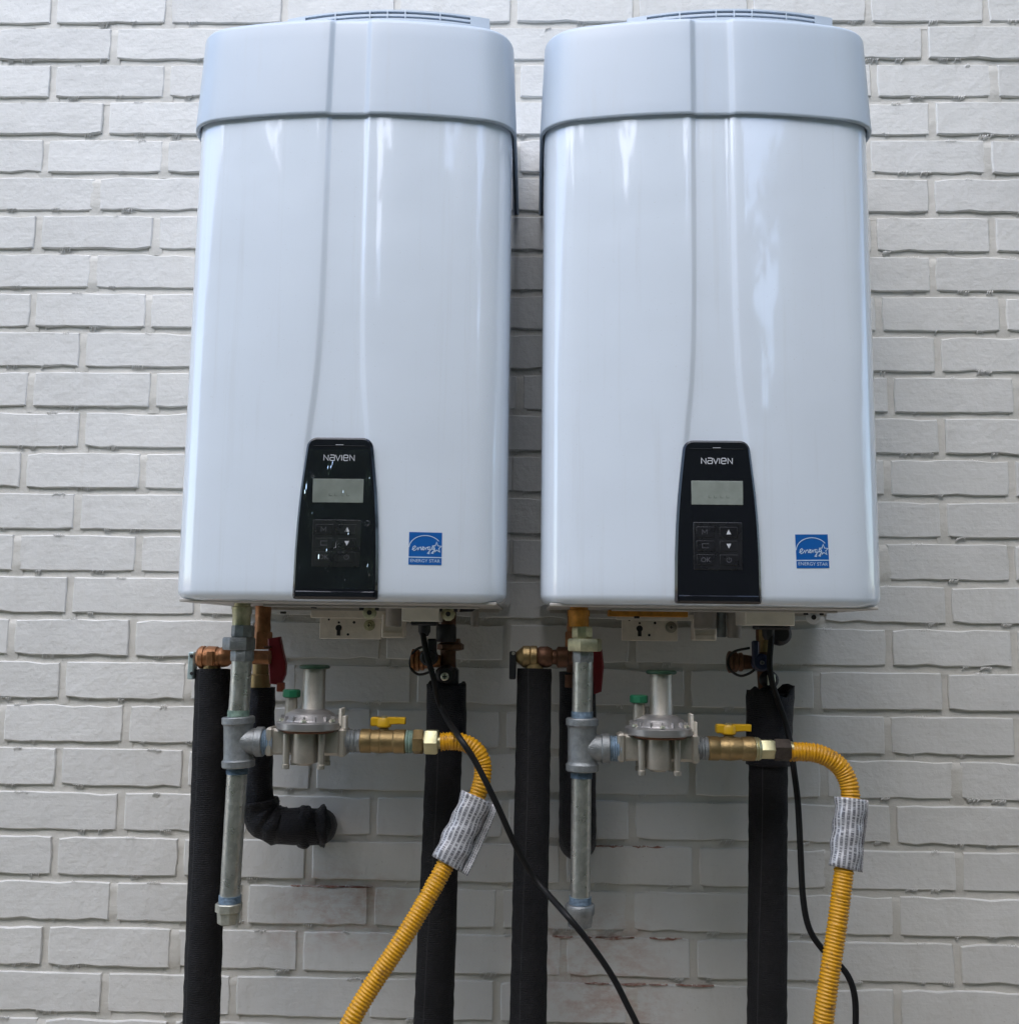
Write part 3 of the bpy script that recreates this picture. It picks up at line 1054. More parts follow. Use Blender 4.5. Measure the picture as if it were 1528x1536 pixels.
    for i in range(n):
        for j in range(n):
            o = i * (n + 1) + j
            mb.f.append((o, o + n + 1, o + n + 2, o + 1))
    border = [i * (n + 1) for i in range(n + 1)] + [n * (n + 1) + j for j in range(1, n + 1)] + [i * (n + 1) + n for i in range(n - 1, -1, -1)] + [j for j in range(n - 1, 0, -1)]
    for a, b in zip(border, border[1:] + border[:1]):
        mb.f.append((a, K + a, K + b, b))
    E = mb.build('energy_sticker', M['blue'], T)
    mb = MB()
    q = surf(0.0007)
    k = hs_ / 50.0
    st = lambda pts, w=2.3: mb.stroke([rt(a * k, b * k) for a, b in pts], w * k, q)
    st([(48 * math.sin(R(a)) * 1.02, 2 + 38 * math.cos(R(a))) for a in range(-88, 60, 6)])
    st([(-50, -27), (50, -27)], 3)
    # cursive word and the outlined star that ends it
    st([(-40, -4), (-33, 0), (-29, 5), (-32, 8), (-37, 4), (-38, -3), (-34, -7), (-28, -4), (-23, 3), (-22, -5), (-18, 3), (-14, 4), (-12, -5)])
    st([(-12, -5), (-8, -1), (-4, 4), (-8, 5), (-9, -2), (-5, -5), (0, 3), (1, -4), (4, 3), (8, 4)])
    st([(14, 5), (9, 5), (8, -3), (13, -3), (15, 5), (12, -16), (7, -15), (13, -7), (20, 0)])
    st([(26, 6), (21, 5), (21, -2), (26, -1), (28, 6), (24, -15), (19, -14), (26, -6)])
    st([(26, -2), (30, -8), (28, 2), (22, 9), (30, 9), (34, 20), (38, 9), (49, 8), (41, 1), (44, -10), (35, -4), (28, -10)])
    text_faces('ENERGY STAR', 14 * k, *rt(0, -42.5 * k), q, mb, 90 * k)
    mb.build('sticker_print', M['sticker_white'], E)
    return T

heaterL = make_heater(-0.2535, 0.2190, 'white wall hung water heater whose panel still wears wrinkled film, beside the bare left bricks', 0)
heaterR = make_heater(0.2330, 0.2230, 'white wall hung water heater with bright sky patch mirrored beside its clean black panel', 1)

# ------------------------------------------------------------------ fittings under the heaters
def X(x, y, Y): return at(x, y, Y).x
def Z(x, y, Y): return at(x, y, Y).z
def px(Y): return (DIST + Y) / FOC          # metres covered by one photo pixel at depth Y

def hexnut(mb, p, axis, h, r, ph=0.0, n=6):
    mb.lathe(p, axis, [(0, r * .93), (h * .12, r), (h * .88, r), (h, r * .93)], n, ph)

def screw(name, p, r, parent, mat=None, axis=(0, -1, 0), h=0.004, washer=0.0):
    mb = MB()
    if washer:
        mb.lathe(p, axis, [(0, washer), (.0012, washer), (.0015, washer - .001)], 20)
    a = Vector(axis)
    q = Vector(p) + a * (.0012 if washer else 0)
    mb.lathe(q, axis, [(0, r), (h * .6, r), (h, r * .75)], 16)
    o = mb.build(name, mat or M['screw'], parent)
    mb = MB()
    c = q + a * (h + .0003)
    mb.box(c.x - r * .55, c.x + r * .55, c.y - .0004, c.y + .0004, c.z - r * .12, c.z + r * .12)
    mb.box(c.x - r * .12, c.x + r * .12, c.y - .0003, c.y + .0005, c.z - r * .55, c.z + r * .55)
    mb.build('screw_slot', M['dark'], o)
    return o

def under_parts(T, v):
    d = lambda x: x            # pixel columns differ per heater, so each list is its own
    if v == 0:
        br = (480, 572, 925, 958); keyh = (508, 942); sc_ = (554, 938); box = (602, 658, 911, 932); cb = (572, 606, 940, 957)
    else:
        br = (932, 1016, 928, 961); keyh = (959, 943); sc_ = (1006, 941); box = (1118, 1192, 915, 938); cb = (1040, 1075, 946, 961)
    Yw = -0.020
    mb = MB()
    x0, x1 = X(br[0], br[2], Yw), X(br[1], br[2], Yw)
    z1, z0 = Z(br[0], br[2] - 20, Yw), Z(br[0], br[3], Yw)
    mb.box(x0, x1, Yw, Yw + .003, z0, z1, .0008)
    mb.box(x0 - .01, x1 + .03, Yw - .022, Yw - .0195, Z(br[0], br[2] + 2, Yw - .02), Z(br[0], br[2] - 10, Yw - .02), .0006)
    b = mb.build('wall_bracket', M['zincplate'], T)
    mb = MB()
    kx, kz = X(*keyh, Yw), Z(*keyh, Yw)
    mb.lathe((kx, Yw + .0004, kz), (0, -1, 0), [(0, .0050), (.0010, .0050)], 14)
    mb.box(kx - .0028, kx + .0028, Yw - .0009, Yw + .0003, kz - .012, kz)
    mb.lathe((kx, Yw + .0004, kz + .0085), (0, -1, 0), [(0, .0018), (.0010, .0018)], 8)
    for dx, dz, r in ((.024, .009, .0022), (.015, -.010, .0020), (-.016, .013, .0016)):
        mb.lathe((kx + dx, Yw + .0004, kz + dz), (0, -1, 0), [(0, r), (.0010, r)], 10)
    mb.build('keyhole', M['dark'], b)['kind'] = 'stuff'
    screw('bracket_screw', (X(*sc_, Yw), Yw, Z(*sc_, Yw)), .0045, b, M['zinc_yellow'] if v == 0 else M['alu'], washer=.0088)
    # small controls box beside the bracket
    mb = MB()
    Yc = -0.05
    mb.box(X(cb[0], cb[2], Yc), X(cb[1], cb[2], Yc), Yc, -.02, Z(cb[0], cb[3], Yc), Z(cb[0], cb[2] - 20, Yc), .002)
    mb.box(X(cb[0], cb[2], Yc) + .002, X(cb[1], cb[2], Yc) - .003, Yc - .003, Yc + .002, Z(cb[0], cb[3] - 1, Yc), Z(cb[0], cb[3] - 9, Yc), .001)
    mb.build('sensor_box', M['zincplate'], T)
    # power junction box
    Yb = -0.215
    mb = MB()
    bx0, bx1 = X(box[0], box[3], Yb), X(box[1], box[3], Yb)
    mb.box(bx0, bx1, Yb, Yb + .07, Z(box[0], box[3], Yb), Z_BOT - .003, .0012)
    mb.box(bx0 - .004, bx0 + .004, Yb - .002, Yb + .03, Z(box[0], box[2] - 1, Yb), Z(box[0], box[2] - 6, Yb), .001)
    jb = mb.build('junction_box', M['beige'], T)
    mb = MB()
    gx = (bx0 + bx1) / 2
    mb.box(gx - .014, bx1 - .004, Yb + .006, Yb + .05, Z(box[0], box[3] + 6, Yb), Z(box[0], box[3] - 1, Yb), .002)
    mb.lathe((X(634, 945, Yb) if v == 0 else X(1157, 950, Yb), Yb + .02, Z(box[0], box[3] + 2, Yb)), (0, 0, -1), [(0, .0085), (.012, .0085), (.018, .0055)], 14)
    mb.build('cable_gland', M['black'], jb)
    # holes, clips and loose screws along the underside
    mb = MB()
    hx = ((424, 919), (470, 911), (521, 909), (689, 912), (648, 913)) if v == 0 else ((955, 926), (1053, 912), (1118, 914), (1163, 916), (1250, 916))
    for a, y in hx:
        Yh = -0.2
        mb.box(X(a, y, Yh) - .0035, X(a, y, Yh) + .0035, Yh - .001, Yh + .006, Z(a, y, Yh) - .0016, Z(a, y, Yh) + .0016, .0005)
    mb.build('slot_hole', M['dark'], T)['kind'] = 'stuff'
    clips = ((554, 919, 'zinc_yellow'), (672, 921, 'zinc_yellow')) if v == 0 else ((1220, 926, 'white_clip'),)
    for a, y, mt in clips:
        Yh = -0.205
        c = at(a, y, Yh)
        mb = MB()
        mb.lathe(c + Vector((0, .006, 0)), (0, -1, 0), [(0, .0095), (.004, .0100), (.006, .0070)], 10)
        mb.box(c.x - .012, c.x + .012, c.y, c.y + .01, c.z + .004, c.z + .011, .001)
        k = mb.build('drain_plug', M[mt], T)
        mb = MB()
        mb.lathe(c + Vector((0, -.0003, 0)), (0, -1, 0), [(0, .0036), (.0006, .0036)], 8)
        mb.box(c.x - .014, c.x - .008, c.y - .003, c.y, c.z + .003, c.z + .008)
        mb.box(c.x + .008, c.x + .013, c.y - .003, c.y, c.z + .003, c.z + .009)
        mb.build('plug_recess', M['dark'], k)['kind'] = 'stuff'
    if v == 0:
        mb = MB()
        c = at(702, 913, -.2)
        mb.prism([(c.x - .012, c.z - .005), (c.x + .006, c.z - .004), (c.x + .014, c.z + .003), (c.x - .010, c.z + .003)], -.203, -.19, .0008)
        mb.build('wing_clip', M['black'], T)
    else:
        # amber gas manifold showing under the case, and two grey tubes
        mb = MB()
        a, b2 = at(912, 920, -.16), at(1030, 920, -.16)
        mb.box(a.x, b2.x, -.17, -.14, a.z - .0045, Z_BOT - .003, .001)
        mb.build('gas_manifold', M['orange_zinc'], T)
        for xx, r, y1, mt in ((1058, .017, 944, 'grey_tube'), (1101, .0105, 957, 'grey_tube'), (1082, .007, 956, 'galv_cast')):
            c = at(xx, y1, -.11)
            mb = MB()
            mb.lathe(c, (0, 0, 1), [(0, r * .9), (.002, r), (Z_BOT - c.z - .003, r)], 18)
            mb.build('drain_tube', M[mt], T)
    if v == 0:
        for xx, r, y1, mt in ((590, .012, 940, 'grey_tube'), (712, .006, 940, 'grey_tube')):
            c = at(xx, y1, -.11)
            mb = MB()
            mb.lathe(c, (0, 0, 1), [(0, r * .9), (.002, r), (Z_BOT - c.z - .003, r)], 18)
            mb.build('drain_tube', M[mt], T)
under_parts(heaterL, 0)
under_parts(heaterR, 1)

YG = -0.25
s = px(YG)
def gas_pipe(v, label):
    P = dict(
        nip=((362, 905, 938), 13.5), hub1=((364, 938, 956), 17), nut=((358, 956, 975), 24), hub2=((363, 975, 992), 17.5),
        pipe=(359, 990, 1076, 15), tee=(357.5, 1075, 1151), branch=(404, 1113), leg=(352.5, 1150, 1352), cap=(342, 1354, 1386), foot=344.5) if v == 0 else dict(
        nip=((868, 905, 940), 15), hub1=((873, 940, 958), 16), nut=((877, 958, 977), 26), hub2=((874, 977, 995), 16),
        pipe=(872.5, 993, 1078, 15), tee=(873, 1077, 1157), branch=(922, 1123), leg=(871, 1156, 1354), cap=(869.5, 1356, 1392), foot=870)
    top = at(P['pipe'][0], P['pipe'][1], YG)
    T = thing('gas_pipe', label, 'gas pipe', (top.x, YG, top.z), 'galvanized gas risers with drip legs')
    def seg(x, y0, y1):
        return at(x, y1, YG), at(x, y0, YG)      # bottom, top
    ax = top.x
    # nipple into the heater
    (x, y0, y1), r = P['nip']
    lo, hi = seg(x, y0, y1)
    mb = MB()
    L = Z_BOT + .001 - lo.z
    mb.lathe((lo.x, YG, lo.z), (0, 0, 1), [(0, r * s), (L * .45, r * s), (L * .5, r * s * 1.08), (L * .75, r * s * 1.08), (L * .8, r * s * .9), (L, r * s * .9)], 20)
    mb.build('nipple', M['zinc_yellow'] if v == 0 else M['orange_zinc'], T)
    mb = MB()
    (x, y0, y1), r = P['hub1']
    lo, hi = seg(x, y0, y1)
    hexnut(mb, (lo.x, YG, lo.z), (0, 0, 1), hi.z - lo.z, r * s, .3, 8)
    mb.build('union_shoulder', M['zinc_yellow'] if v else M['galv_cast'], T)
    mb = MB()
    (x, y0, y1), r = P['nut']
    lo, hi = seg(x, y0, y1)
    hexnut(mb, (lo.x, YG, lo.z), (0, 0, 1), hi.z - lo.z, r * s, .22)
    mb.build('union_nut', M['galv_cast'] if v == 0 else M['zinc_yellow'], T)
    mb = MB()
    (x, y0, y1), r = P['hub2']
    lo, hi = seg(x, y0, y1)
    hexnut(mb, (lo.x, YG, lo.z), (0, 0, 1), hi.z - lo.z, r * s, .5, 8)
    mb.build('union_tail', M['galv_cast'], T)
    # riser pipe
    x, y0, y1, r = P['pipe']
    hi = at(P['hub2'][0][0], y0, YG); lo = at(P['tee'][0], y1, YG)
    mb = MB()
    mb.tube([lo, hi], r * s, 24)
    mb.build('riser', M['galv'], T)
    for nm, yy in (('upper_thread', y1 - 6), ('lower_thread', None)):
        mb = MB()
        if yy is not None:
            c = lo.lerp(hi, .0)
            prof = []
            for i in range(7):
                prof += [(i * .0016, r * s * 1.03), (i * .0016 + .0008, r * s * 1.09)]
            mb.lathe(c - Vector((0, 0, .001)), (0, 0, 1), prof, 20)
            mb.build('pipe_thread', M['thread_green'] if v == 0 else M['thread'], T)
    # cast tee
    x, y0, y1 = P['tee']
    t0, t1 = at(x, y1, YG), at(x, y0, YG)
    H = t1.z - t0.z
    R_ = 21.5 * s
    mb = MB()
    L_ = (t1 - t0).length
    mb.lathe(t0, t1 - t0, [(0, 22.5 * s), (L_ * .02, 24 * s), (L_ * .13, 24.2 * s), (L_ * .155, 22 * s), (L_ * .2, 21.3 * s), (L_ * .8, 21.3 * s), (L_ * .845, 22 * s), (L_ * .87, 24.2 * s), (L_ * .98, 24 * s), (L_, 22.5 * s)], 30)
    bz = at(P['branch'][0], P['branch'][1], YG)
    c = Vector((t0.lerp(t1, .5).x, YG, bz.z))
    Lb = bz.x - c.x - 8 * s
    mb.lathe(c, (1, 0, 0), [(0, 20.5 * s), (Lb * .55, 20 * s), (Lb * .68, 19.6 * s), (Lb * .72, 21.8 * s), (Lb * .97, 21.8 * s), (Lb, 20.8 * s)], 26)
    # cast-on ridges of the bead and the mark on the casting
    mb.box(c.x - 3 * s, c.x + 6 * s, YG - 22.2 * s, YG - 20.5 * s, t0.z + 2 * s, t0.z + 9 * s, .0006)
    mb.build('tee', M['galv_cast'], T)
    mb = MB()
    prof = []
    for i in range(6):
        prof += [(i * .0030, 17.6 * s), (i * .0030 + .0015, 18.9 * s)]
    mb.lathe((c.x + Lb - .002, YG, bz.z), (1, 0, 0), prof, 22)
    mb.build('pipe_thread', M['thread'], T)
    # drip leg
    x, y0, y1 = P['leg']
    hi, lo = at(P['tee'][0] - (1.5 if v == 0 else 1), y0, YG), at(P['foot'], y1, YG)
    mb = MB()
    mb.tube([lo, hi], 14.6 * s, 24)
    mb.build('drip_leg', M['galv'], T)
    for base, up in ((lo, 1), (hi, -1)):
        mb = MB()
        prof = []
        for i in range(6):
            prof += [(i * .0017, 15.0 * s), (i * .0017 + .0009, 16.2 * s)]
        mb.lathe(base - Vector((0, 0, .002 if up > 0 else 0)), (0, 0, up), prof, 20)
        mb.build('pipe_thread', M['thread'], T)
    x, y0, y1 = P['cap']
    c1, c0 = at(x, y0, YG), at(x, y1, YG)
    h = c1.z - c0.z
    mb = MB()
    if v == 0:
        mb.lathe(c0, (0, 0, 1), [(0, 13 * s), (h * .06, 15.2 * s), (h * .55, 16.3 * s), (h * .6, 19 * s), (h * .95, 19.3 * s), (h, 18 * s)], 8, .35)
    else:
        mb.lathe(c0, (0, 0, 1), [(0, 11 * s), (h * .08, 17 * s), (h * .5, 18.5 * s), (h * .6, 21 * s), (h * .93, 21.6 * s), (h, 20 * s)], 24)
    mb.build('pipe_cap', M['cap_grey'] if v == 0 else M['galv_cast'], T)
    return T
gas_pipe(0, 'galvanized gas pipe with faceted end cap, under the left heater beside the leftmost black pipe')
gas_pipe(1, 'galvanized gas pipe with round end cap, its foot crossed by the long black cord')

def regulator(cx_, cy_, label):
    c = at(cx_, cy_, YG)
    T = thing('gas_regulator', label, 'gas regulator', tuple(c), 'aluminium gas regulators')
    V = lambda a, b, y=0: Vector((c.x + a * s, YG + y * s, c.z - b * s))
    x0, x1 = -57, 58
    mb = MB()
    mb.box(V(x0, 0).x, V(x1, 0).x, YG - 15 * s, YG + 19 * s, V(0, 19).z, V(0, -19).z, .0035)
    for q in (x0 - 1.5, x1 - 10):
        mb.box(V(q, 0).x, V(q + 11.5, 0).x, YG - 18 * s, YG + 20 * s, V(0, 20.5).z, V(0, -20.5).z, .0028)
    mb.build('body', M['alu'], T)
    mb = MB()
    mb.lathe(V(0, 30, -14), (0, 0, 1), [(0, 15 * s), (1.5 * s, 18.8 * s), (3 * s, 19.4 * s), (48 * s, 19.8 * s)], 28)
    mb.lathe(V(0, 32.5, -14), (0, 0, 1), [(0, 11 * s), (3 * s, 13 * s)], 18)
    mb.build('lower_housing', M['alu'], T)
    for a, y in ((-25, -24), (26, -24), (-24, 22), (25, 22)):
        mb = MB()
        mb.lathe(V(a, 37, y), (0, 0, 1), [(0, 5.5 * s), (6 * s, 5.8 * s), (7 * s, 4.6 * s), (50 * s, 5.4 * s)], 14)
        mb.build('post', M['alu'], T)
    # diaphragm case: two flanges
    mb = MB()
    mb.lathe(V(3, -14), (0, 0, 1), [(0, 40 * s), (2 * s, 42 * s), (5 * s, 42 * s)], 36)
    mb.build('lower_flange', M['copper_dark'], T)
    mb = MB()
    jit = lambda t, a: 1 + .03 * (abs(math.cos(3 * a)) ** 6)
    mb.lathe(V(3, -18), (0, 0, 1), [(0, 47 * s), (1.5 * s, 48.5 * s), (10 * s, 48.5 * s), (12 * s, 46 * s), (13 * s, 44 * s)], 48, jit=jit)
    mb.build('upper_flange', M['alu_bright'], T)
    mb = MB()
    mb.lathe(V(3, -29), (0, 0, 1), [(0, 43 * s), (4 * s, 41 * s), (5 * s, 39 * s), (11 * s, 36 * s), (16 * s, 27 * s), (18.5 * s, 20 * s)], 40)
    d = mb.build('dome', M['alu_bright'], T)
    mb = MB()
    for i in range(16):
        a = 2 * math.pi * i / 16
        rot = Matrix.Rotation(a, 3, 'Z')
        pv = V(3, -40)
        mb.box(pv.x + 24 * s, pv.x + 43 * s, pv.y - .8 * s, pv.y + .8 * s, pv.z - 9 * s, pv.z - 2 * s, 0, rot, pv)
    mb.build('rib', M['alu_bright'], d)
    for i in range(6):
        a = R(30 + 60 * i)
        mb = MB()
        mb.lathe(V(3, -31) + Vector((math.cos(a) * 43 * s, math.sin(a) * 43 * s, 0)), (0, 0, 1), [(0, 4.2 * s), (2.5 * s, 4 * s), (3.5 * s, 2.5 * s)], 10)
        mb.build('flange_screw', M['screw'], T)
    # spring tower and vent
    mb = MB()
    mb.lathe(V(7, -44), (0, 0, 1), [(0, 19 * s), (3 * s, 17 * s), (63 * s, 16.4 * s)], 28)
    mb.build('spring_tower', M['alu'], T)
    mb = MB()
    mb.lathe(V(7, -106), (0, 0, 1), [(0, 21 * s), (1.2 * s, 22.5 * s), (4 * s, 22.5 * s), (5.5 * s, 20 * s)], 28)
    mb.build('tower_cap', M['green_dark'], T)
    mb = MB()
    mb.lathe(V(-26, -38), (0, 0, 1), [(0, 9.5 * s), (26 * s, 8.6 * s)], 20)
    mb.build('vent_stub', M['alu'], T)
    mb = MB()
    mb.lathe(V(-26, -63.5), (0, 0, 1), [(0, 11.6 * s), (1.5 * s, 13 * s), (10 * s, 13 * s), (11.5 * s, 11.5 * s)], 16, jit=lambda t, a: 1 + .03 * math.cos(8 * a))
    mb.build('vent_cap', M['green'], T)
    mb = MB()
    mb.box(*(lambda a, b: (a.x, b.x, YG - 14 * s, YG + 14 * s, b.z, a.z))(V(48, -49), V(52, -24)), .0006)
    mb.box(*(lambda a, b: (a.x, b.x, YG - 10 * s, YG + 10 * s, b.z, a.z))(V(49, -38), V(58, -8)), .0010)
    mb.build('mounting_lug', M['zincplate'], T)
    return T
regulator(461, 1112, 'grey gas regulator with green cap, under the left heater beside the broad red handle')
regulator(985, 1121, 'grey gas regulator with green cap, under the right heater')

def gas_valve(v, label):
    xs = (519, 541, 609, 575, 618, 620, 635, 637, 658, 664) if v == 0 else (1044, 1061, 1131, 1093, 1138, 1138, 1144, 1142, 1160, 1187)
    yc = 1112 if v == 0 else 1123
    c = at(xs[3], yc, YG)
    T = thing('gas_valve', label, 'gas valve', tuple(c), 'brass gas shutoff valves with yellow handles')
    xx = lambda p: X(p, yc, YG)
    mb = MB()
    L = xx(xs[1]) - xx(xs[0])
    prof = []
    for i in range(4):
        prof += [(L * i / 4, 15.5 * s), (L * (i + .5) / 4, 17.2 * s)]
    mb.lathe((xx(xs[0]) - .001, YG, c.z), (1, 0, 0), prof + [(L + .003, 15.5 * s)], 22)
    mb.build('inlet_nipple', M['galv_cast'], T)
    mb = MB()
    L = xx(xs[2]) - xx(xs[1])
    mb.lathe((xx(xs[1]), YG, c.z), (1, 0, 0), [(0, 16.4 * s), (L * .02, 17.6 * s), (L * .22, 17.6 * s), (L * .25, 16.2 * s), (L * .36, 17.2 * s), (L * .43, 17.6 * s), (L * .44, 17 * s), (L * .46, 17.6 * s), (L * .55, 17.2 * s), (L * .72, 16 * s), (L * .75, 17.6 * s), (L * .98, 17.6 * s), (L, 16.4 * s)], 28)
    mb.lathe((c.x, YG, c.z), (0, 0, 1), [(0, 8 * s), (18.5 * s, 7.6 * s), (19 * s, 6 * s), (23 * s, 6 * s)], 16)
    mb.build('body', M['brass'], T)
    # tee handle: thick stub left, longer flat wing right
    zt = c.z + 21 * s
    mb = MB()
    mb.lathe((c.x, YG, zt - 1 * s), (0, 0, 1), [(0, 9 * s), (2 * s, 11 * s), (12 * s, 11 * s), (14 * s, 9.5 * s)], 20)
    mb.box(c.x - 19 * s, c.x - 6 * s, YG - 7 * s, YG + 7 * s, zt + 1 * s, zt + 14 * s, .0016)
    mb.prism([(c.x + 6 * s, zt + 3 * s), (c.x + 22 * s, zt + 4.5 * s), (c.x + 32 * s, zt + 4.2 * s), (c.x + 32 * s, zt + 14 * s), (c.x + 6 * s, zt + 14 * s)], YG - 6.5 * s, YG + 6.5 * s, .0012)
    mb.build('handle', M['yellow'], T)
    mb = MB()
    mb.lathe((c.x, YG, zt + 12.5 * s), (0, 0, 1), [(0, 5 * s), (3 * s, 5 * s)], 6)
    mb.build('handle_nut', M['zinc_yellow'], T)
    # sealed thread, nuts and hose adapter
    mb = MB()
    a, b = xx(xs[2]), xx(xs[4])
    mb.lathe((a, YG, c.z), (1, 0, 0), [(0, 15.8 * s), ((b - a) * .3, 17.4 * s), ((b - a) * .5, 15.4 * s), ((b - a) * .75, 17 * s), (b - a + .002, 14.6 * s)], 22)
    mb.build('sealed_thread', M['thread_green'] if v == 0 else M['brass_bright'], T)
    mb = MB()
    if v == 0:
        hexnut(mb, (xx(620), YG, c.z), (1, 0, 0), xx(635) - xx(620), 18.5 * s, .2)
        mb.lathe((xx(634), YG, c.z), (1, 0, 0), [(0, 12 * s), (5 * s, 12 * s)], 18)
    else:
        hexnut(mb, (xx(1160), YG, c.z - 1 * s), (1, 0, 0), xx(1184) - xx(1160), 16.5 * s, .2)
    mb.build('lock_nut', M['brass'] if v == 0 else M['tape_nut'], T)
    mb = MB()
    if v == 0:
        hexnut(mb, (xx(637), YG, c.z), (1, 0, 0), xx(657) - xx(637), 19.5 * s, .52)
        mb.lathe((xx(656), YG, c.z), (1, 0, 0), [(0, 10 * s), (9 * s, 10 * s)], 18)
    else:
        hexnut(mb, (xx(1137), YG, c.z), (1, 0, 0), xx(1161) - xx(1137), 15 * s, .52)
        mb.lathe((xx(1182), YG, c.z), (1, 0, 0), [(0, 11.5 * s), (6 * s, 11.5 * s)], 18)
    mb.build('hose_adapter', M['brass_bright'], T)
    return T
gas_valve(0, 'brass gas valve with yellow handle, at the left heater between regulator and black pipe')
gas_valve(1, 'brass gas valve with yellow handle, its handle touching the black pipe under the right heater')

def gas_hose(pts, tagrange, label, rad, lblw, off):
    sp_ = smooth_path(path(pts), 0.00108)
    c = sp_[0]
    T = thing('gas_hose', label, 'gas hose', tuple(c), 'yellow corrugated gas hoses')
    n = len(sp_)
    def rr(f):
        ph = (f * (n - 1)) % 4
        return rad * (1.0 if ph < 1 else .945 if ph < 2 else .86 if ph < 3 else .945)
    mb = MB()
    mb.tube(sp_, rr, 18)
    mb.build('corrugated_tube', M['hose'], T, ang=180)
    # printed label wrapped round the hose with its flap standing off
    dense = smooth_path(path(pts), 0.004)
    ys = []
    i0 = min(range(len(dense)), key=lambda i: (dense[i] - at(*tagrange[0])).length)
    i1 = min(range(len(dense)), key=lambda i: (dense[i] - at(*tagrange[1])).length)
    seg = dense[i0:i1 + 1]
    vs, fs, uv = [], [], []
    m_ = len(seg)
    K = 26
    u = None
    for i, p in enumerate(seg):
        t = (seg[min(i + 1, m_ - 1)] - seg[max(0, i - 1)]).normalized()
        side = Vector((0, -1, 0)).cross(t).normalized()
        fr = (Vector((0, -1, 0)) - t * t.y * -1).normalized()
        for k in range(K + 1):
            a = k / K
            if a < .84:
                an = 2 * math.pi * a / .84
                r_ = rad * 1.10 + .0006 * math.sin(i * .37 + k * .8) + .0006 * math.sin(i * .9 - k * .5) + .0012 * a
                q = p + side * (math.cos(an) * r_ * lblw) + fr * (math.sin(an) * r_ * 1.05)
            else:
                b = (a - .84) / .16
                q = p + side * (rad * 1.10 * lblw + .0012 + off * b) + fr * (.002 * b - .003 + .002 * math.sin(i * .35))
            vs.append(q)
            uv.append((a, i / (m_ - 1)))
    for i in range(m_ - 1):
        for k in range(K):
            o = i * (K + 1) + k
            fs.append((o, o + 1, o + K + 2, o + K + 1))
    mb = MB()
    mb.add(vs, fs)
    lb = mb.build('hose_label', M['label'], T, ang=180)
    lay = lb.data.uv_layers.new(name='UVMap')
    for lp in lb.data.loops:
        lay.data[lp.index].uv = uv[lp.vertex_index]
    sol = lb.modifiers.new('thickness', 'SOLIDIFY')
    sol.thickness = .0003
    return T
YH = -0.25
gas_hose([(661, 1113, YH), (682, 1112, YH), (702, 1117, YH), (717, 1130, YH), (724, 1150, YH), (721, 1178, YH - .005), (708, 1212, YH - .01), (682, 1270, YH - .02), (645, 1340, YH - .035), (600, 1415, YH - .05), (556, 1482, YH - .06), (523, 1540, YH - .07), (480, 1640, YH - .07), (430, 1800, YH - .05), (400, 2000, YH)],
         ((713, 1196, YH - .007), (676, 1300, YH - .024)), 'yellow corrugated gas hose slanting left in front of a black pipe', .0122, 1.5, .010)
gas_hose([(1184, 1128, YH), (1205, 1128, YH), (1228, 1131, YH), (1250, 1142, YH), (1266, 1160, YH), (1275, 1190, YH - .004), (1272, 1240, YH - .01), (1265, 1310, YH - .02), (1255, 1390, YH - .03), (1243, 1470, YH - .04), (1234, 1540, YH - .045), (1222, 1660, YH - .045), (1210, 1820, YH - .03), (1205, 2000, YH)],
         ((1274, 1197, YH - .004), (1264, 1303, YH - .019)), 'yellow corrugated gas hose hanging at the right edge of the plumbing against the open wall', .0128, 1.36, .003)

# ------------------------------------------------------------------ insulated water pipes
def foam_pipe(pts, rad, label, mat='foam', sleeve=None, ragged=False, end_bulge=False):
    sp_ = smooth_path(pts, 0.012)
    T = thing('insulated_pipe', label, 'insulated pipe', tuple(sp_[0]), 'black insulated water pipes')
    rn = random.Random(len(label))
    mb = MB()
    wob = [rn.uniform(-.02, .02) for _ in range(len(sp_))]
    n = len(sp_)
    rf = (lambda f: rad(f) * (1 + wob[min(n - 1, int(f * (n - 1) + .5))])) if callable(rad) else (lambda f: rad * (1 + wob[min(n - 1, int(f * (n - 1) + .5))]))
    mb.tube(sp_, rf, 28)
    ob = mb.build('foam_insulation', M[mat], T, ang=80)
    # slit seam down the foam
    if len(sp_) > 40:
        mb = MB()
        sa = rn.uniform(-2.2, -1.0)
        rows = []
        for i, p in enumerate(sp_):
            aa = sa + .10 * math.sin(i * .13)
            r = rf(i / (n - 1)) * 1.001
            for da in (-.030, .030):
                rows.append(p + Vector((math.cos(aa + da) * r, math.sin(aa + da) * r, 0)))
        mb.add(rows, [(2 * i, 2 * i + 1, 2 * i + 3, 2 * i + 2) for i in range(n - 1)])
        mb.build('seam', M['seam'], T)
    return T, sp_
def vline(x0, y0, x1, y1, Y0, Y1=None, ground=True):
    a, b = at(x0, y0, Y0), at(x1, y1, Y1 if Y1 is not None else Y0)
    pts = [a, a.lerp(b, .33), a.lerp(b, .66), b]
    if ground:
        d = b - a
        k = (b.z - .0) / -d.z if d.z < 0 else 0
        e = b + d * k
        e.z = 0.0
        pts += [b.lerp(e, .5), e]
    return pts

def copper_stub(T, a, up, r, name='copper_pipe'):
    mb = MB()
    mb.tube([a - Vector((0, 0, .03)), a + Vector((0, 0, up))], r, 18)
    return mb.build(name, M['copper_dark'], T)

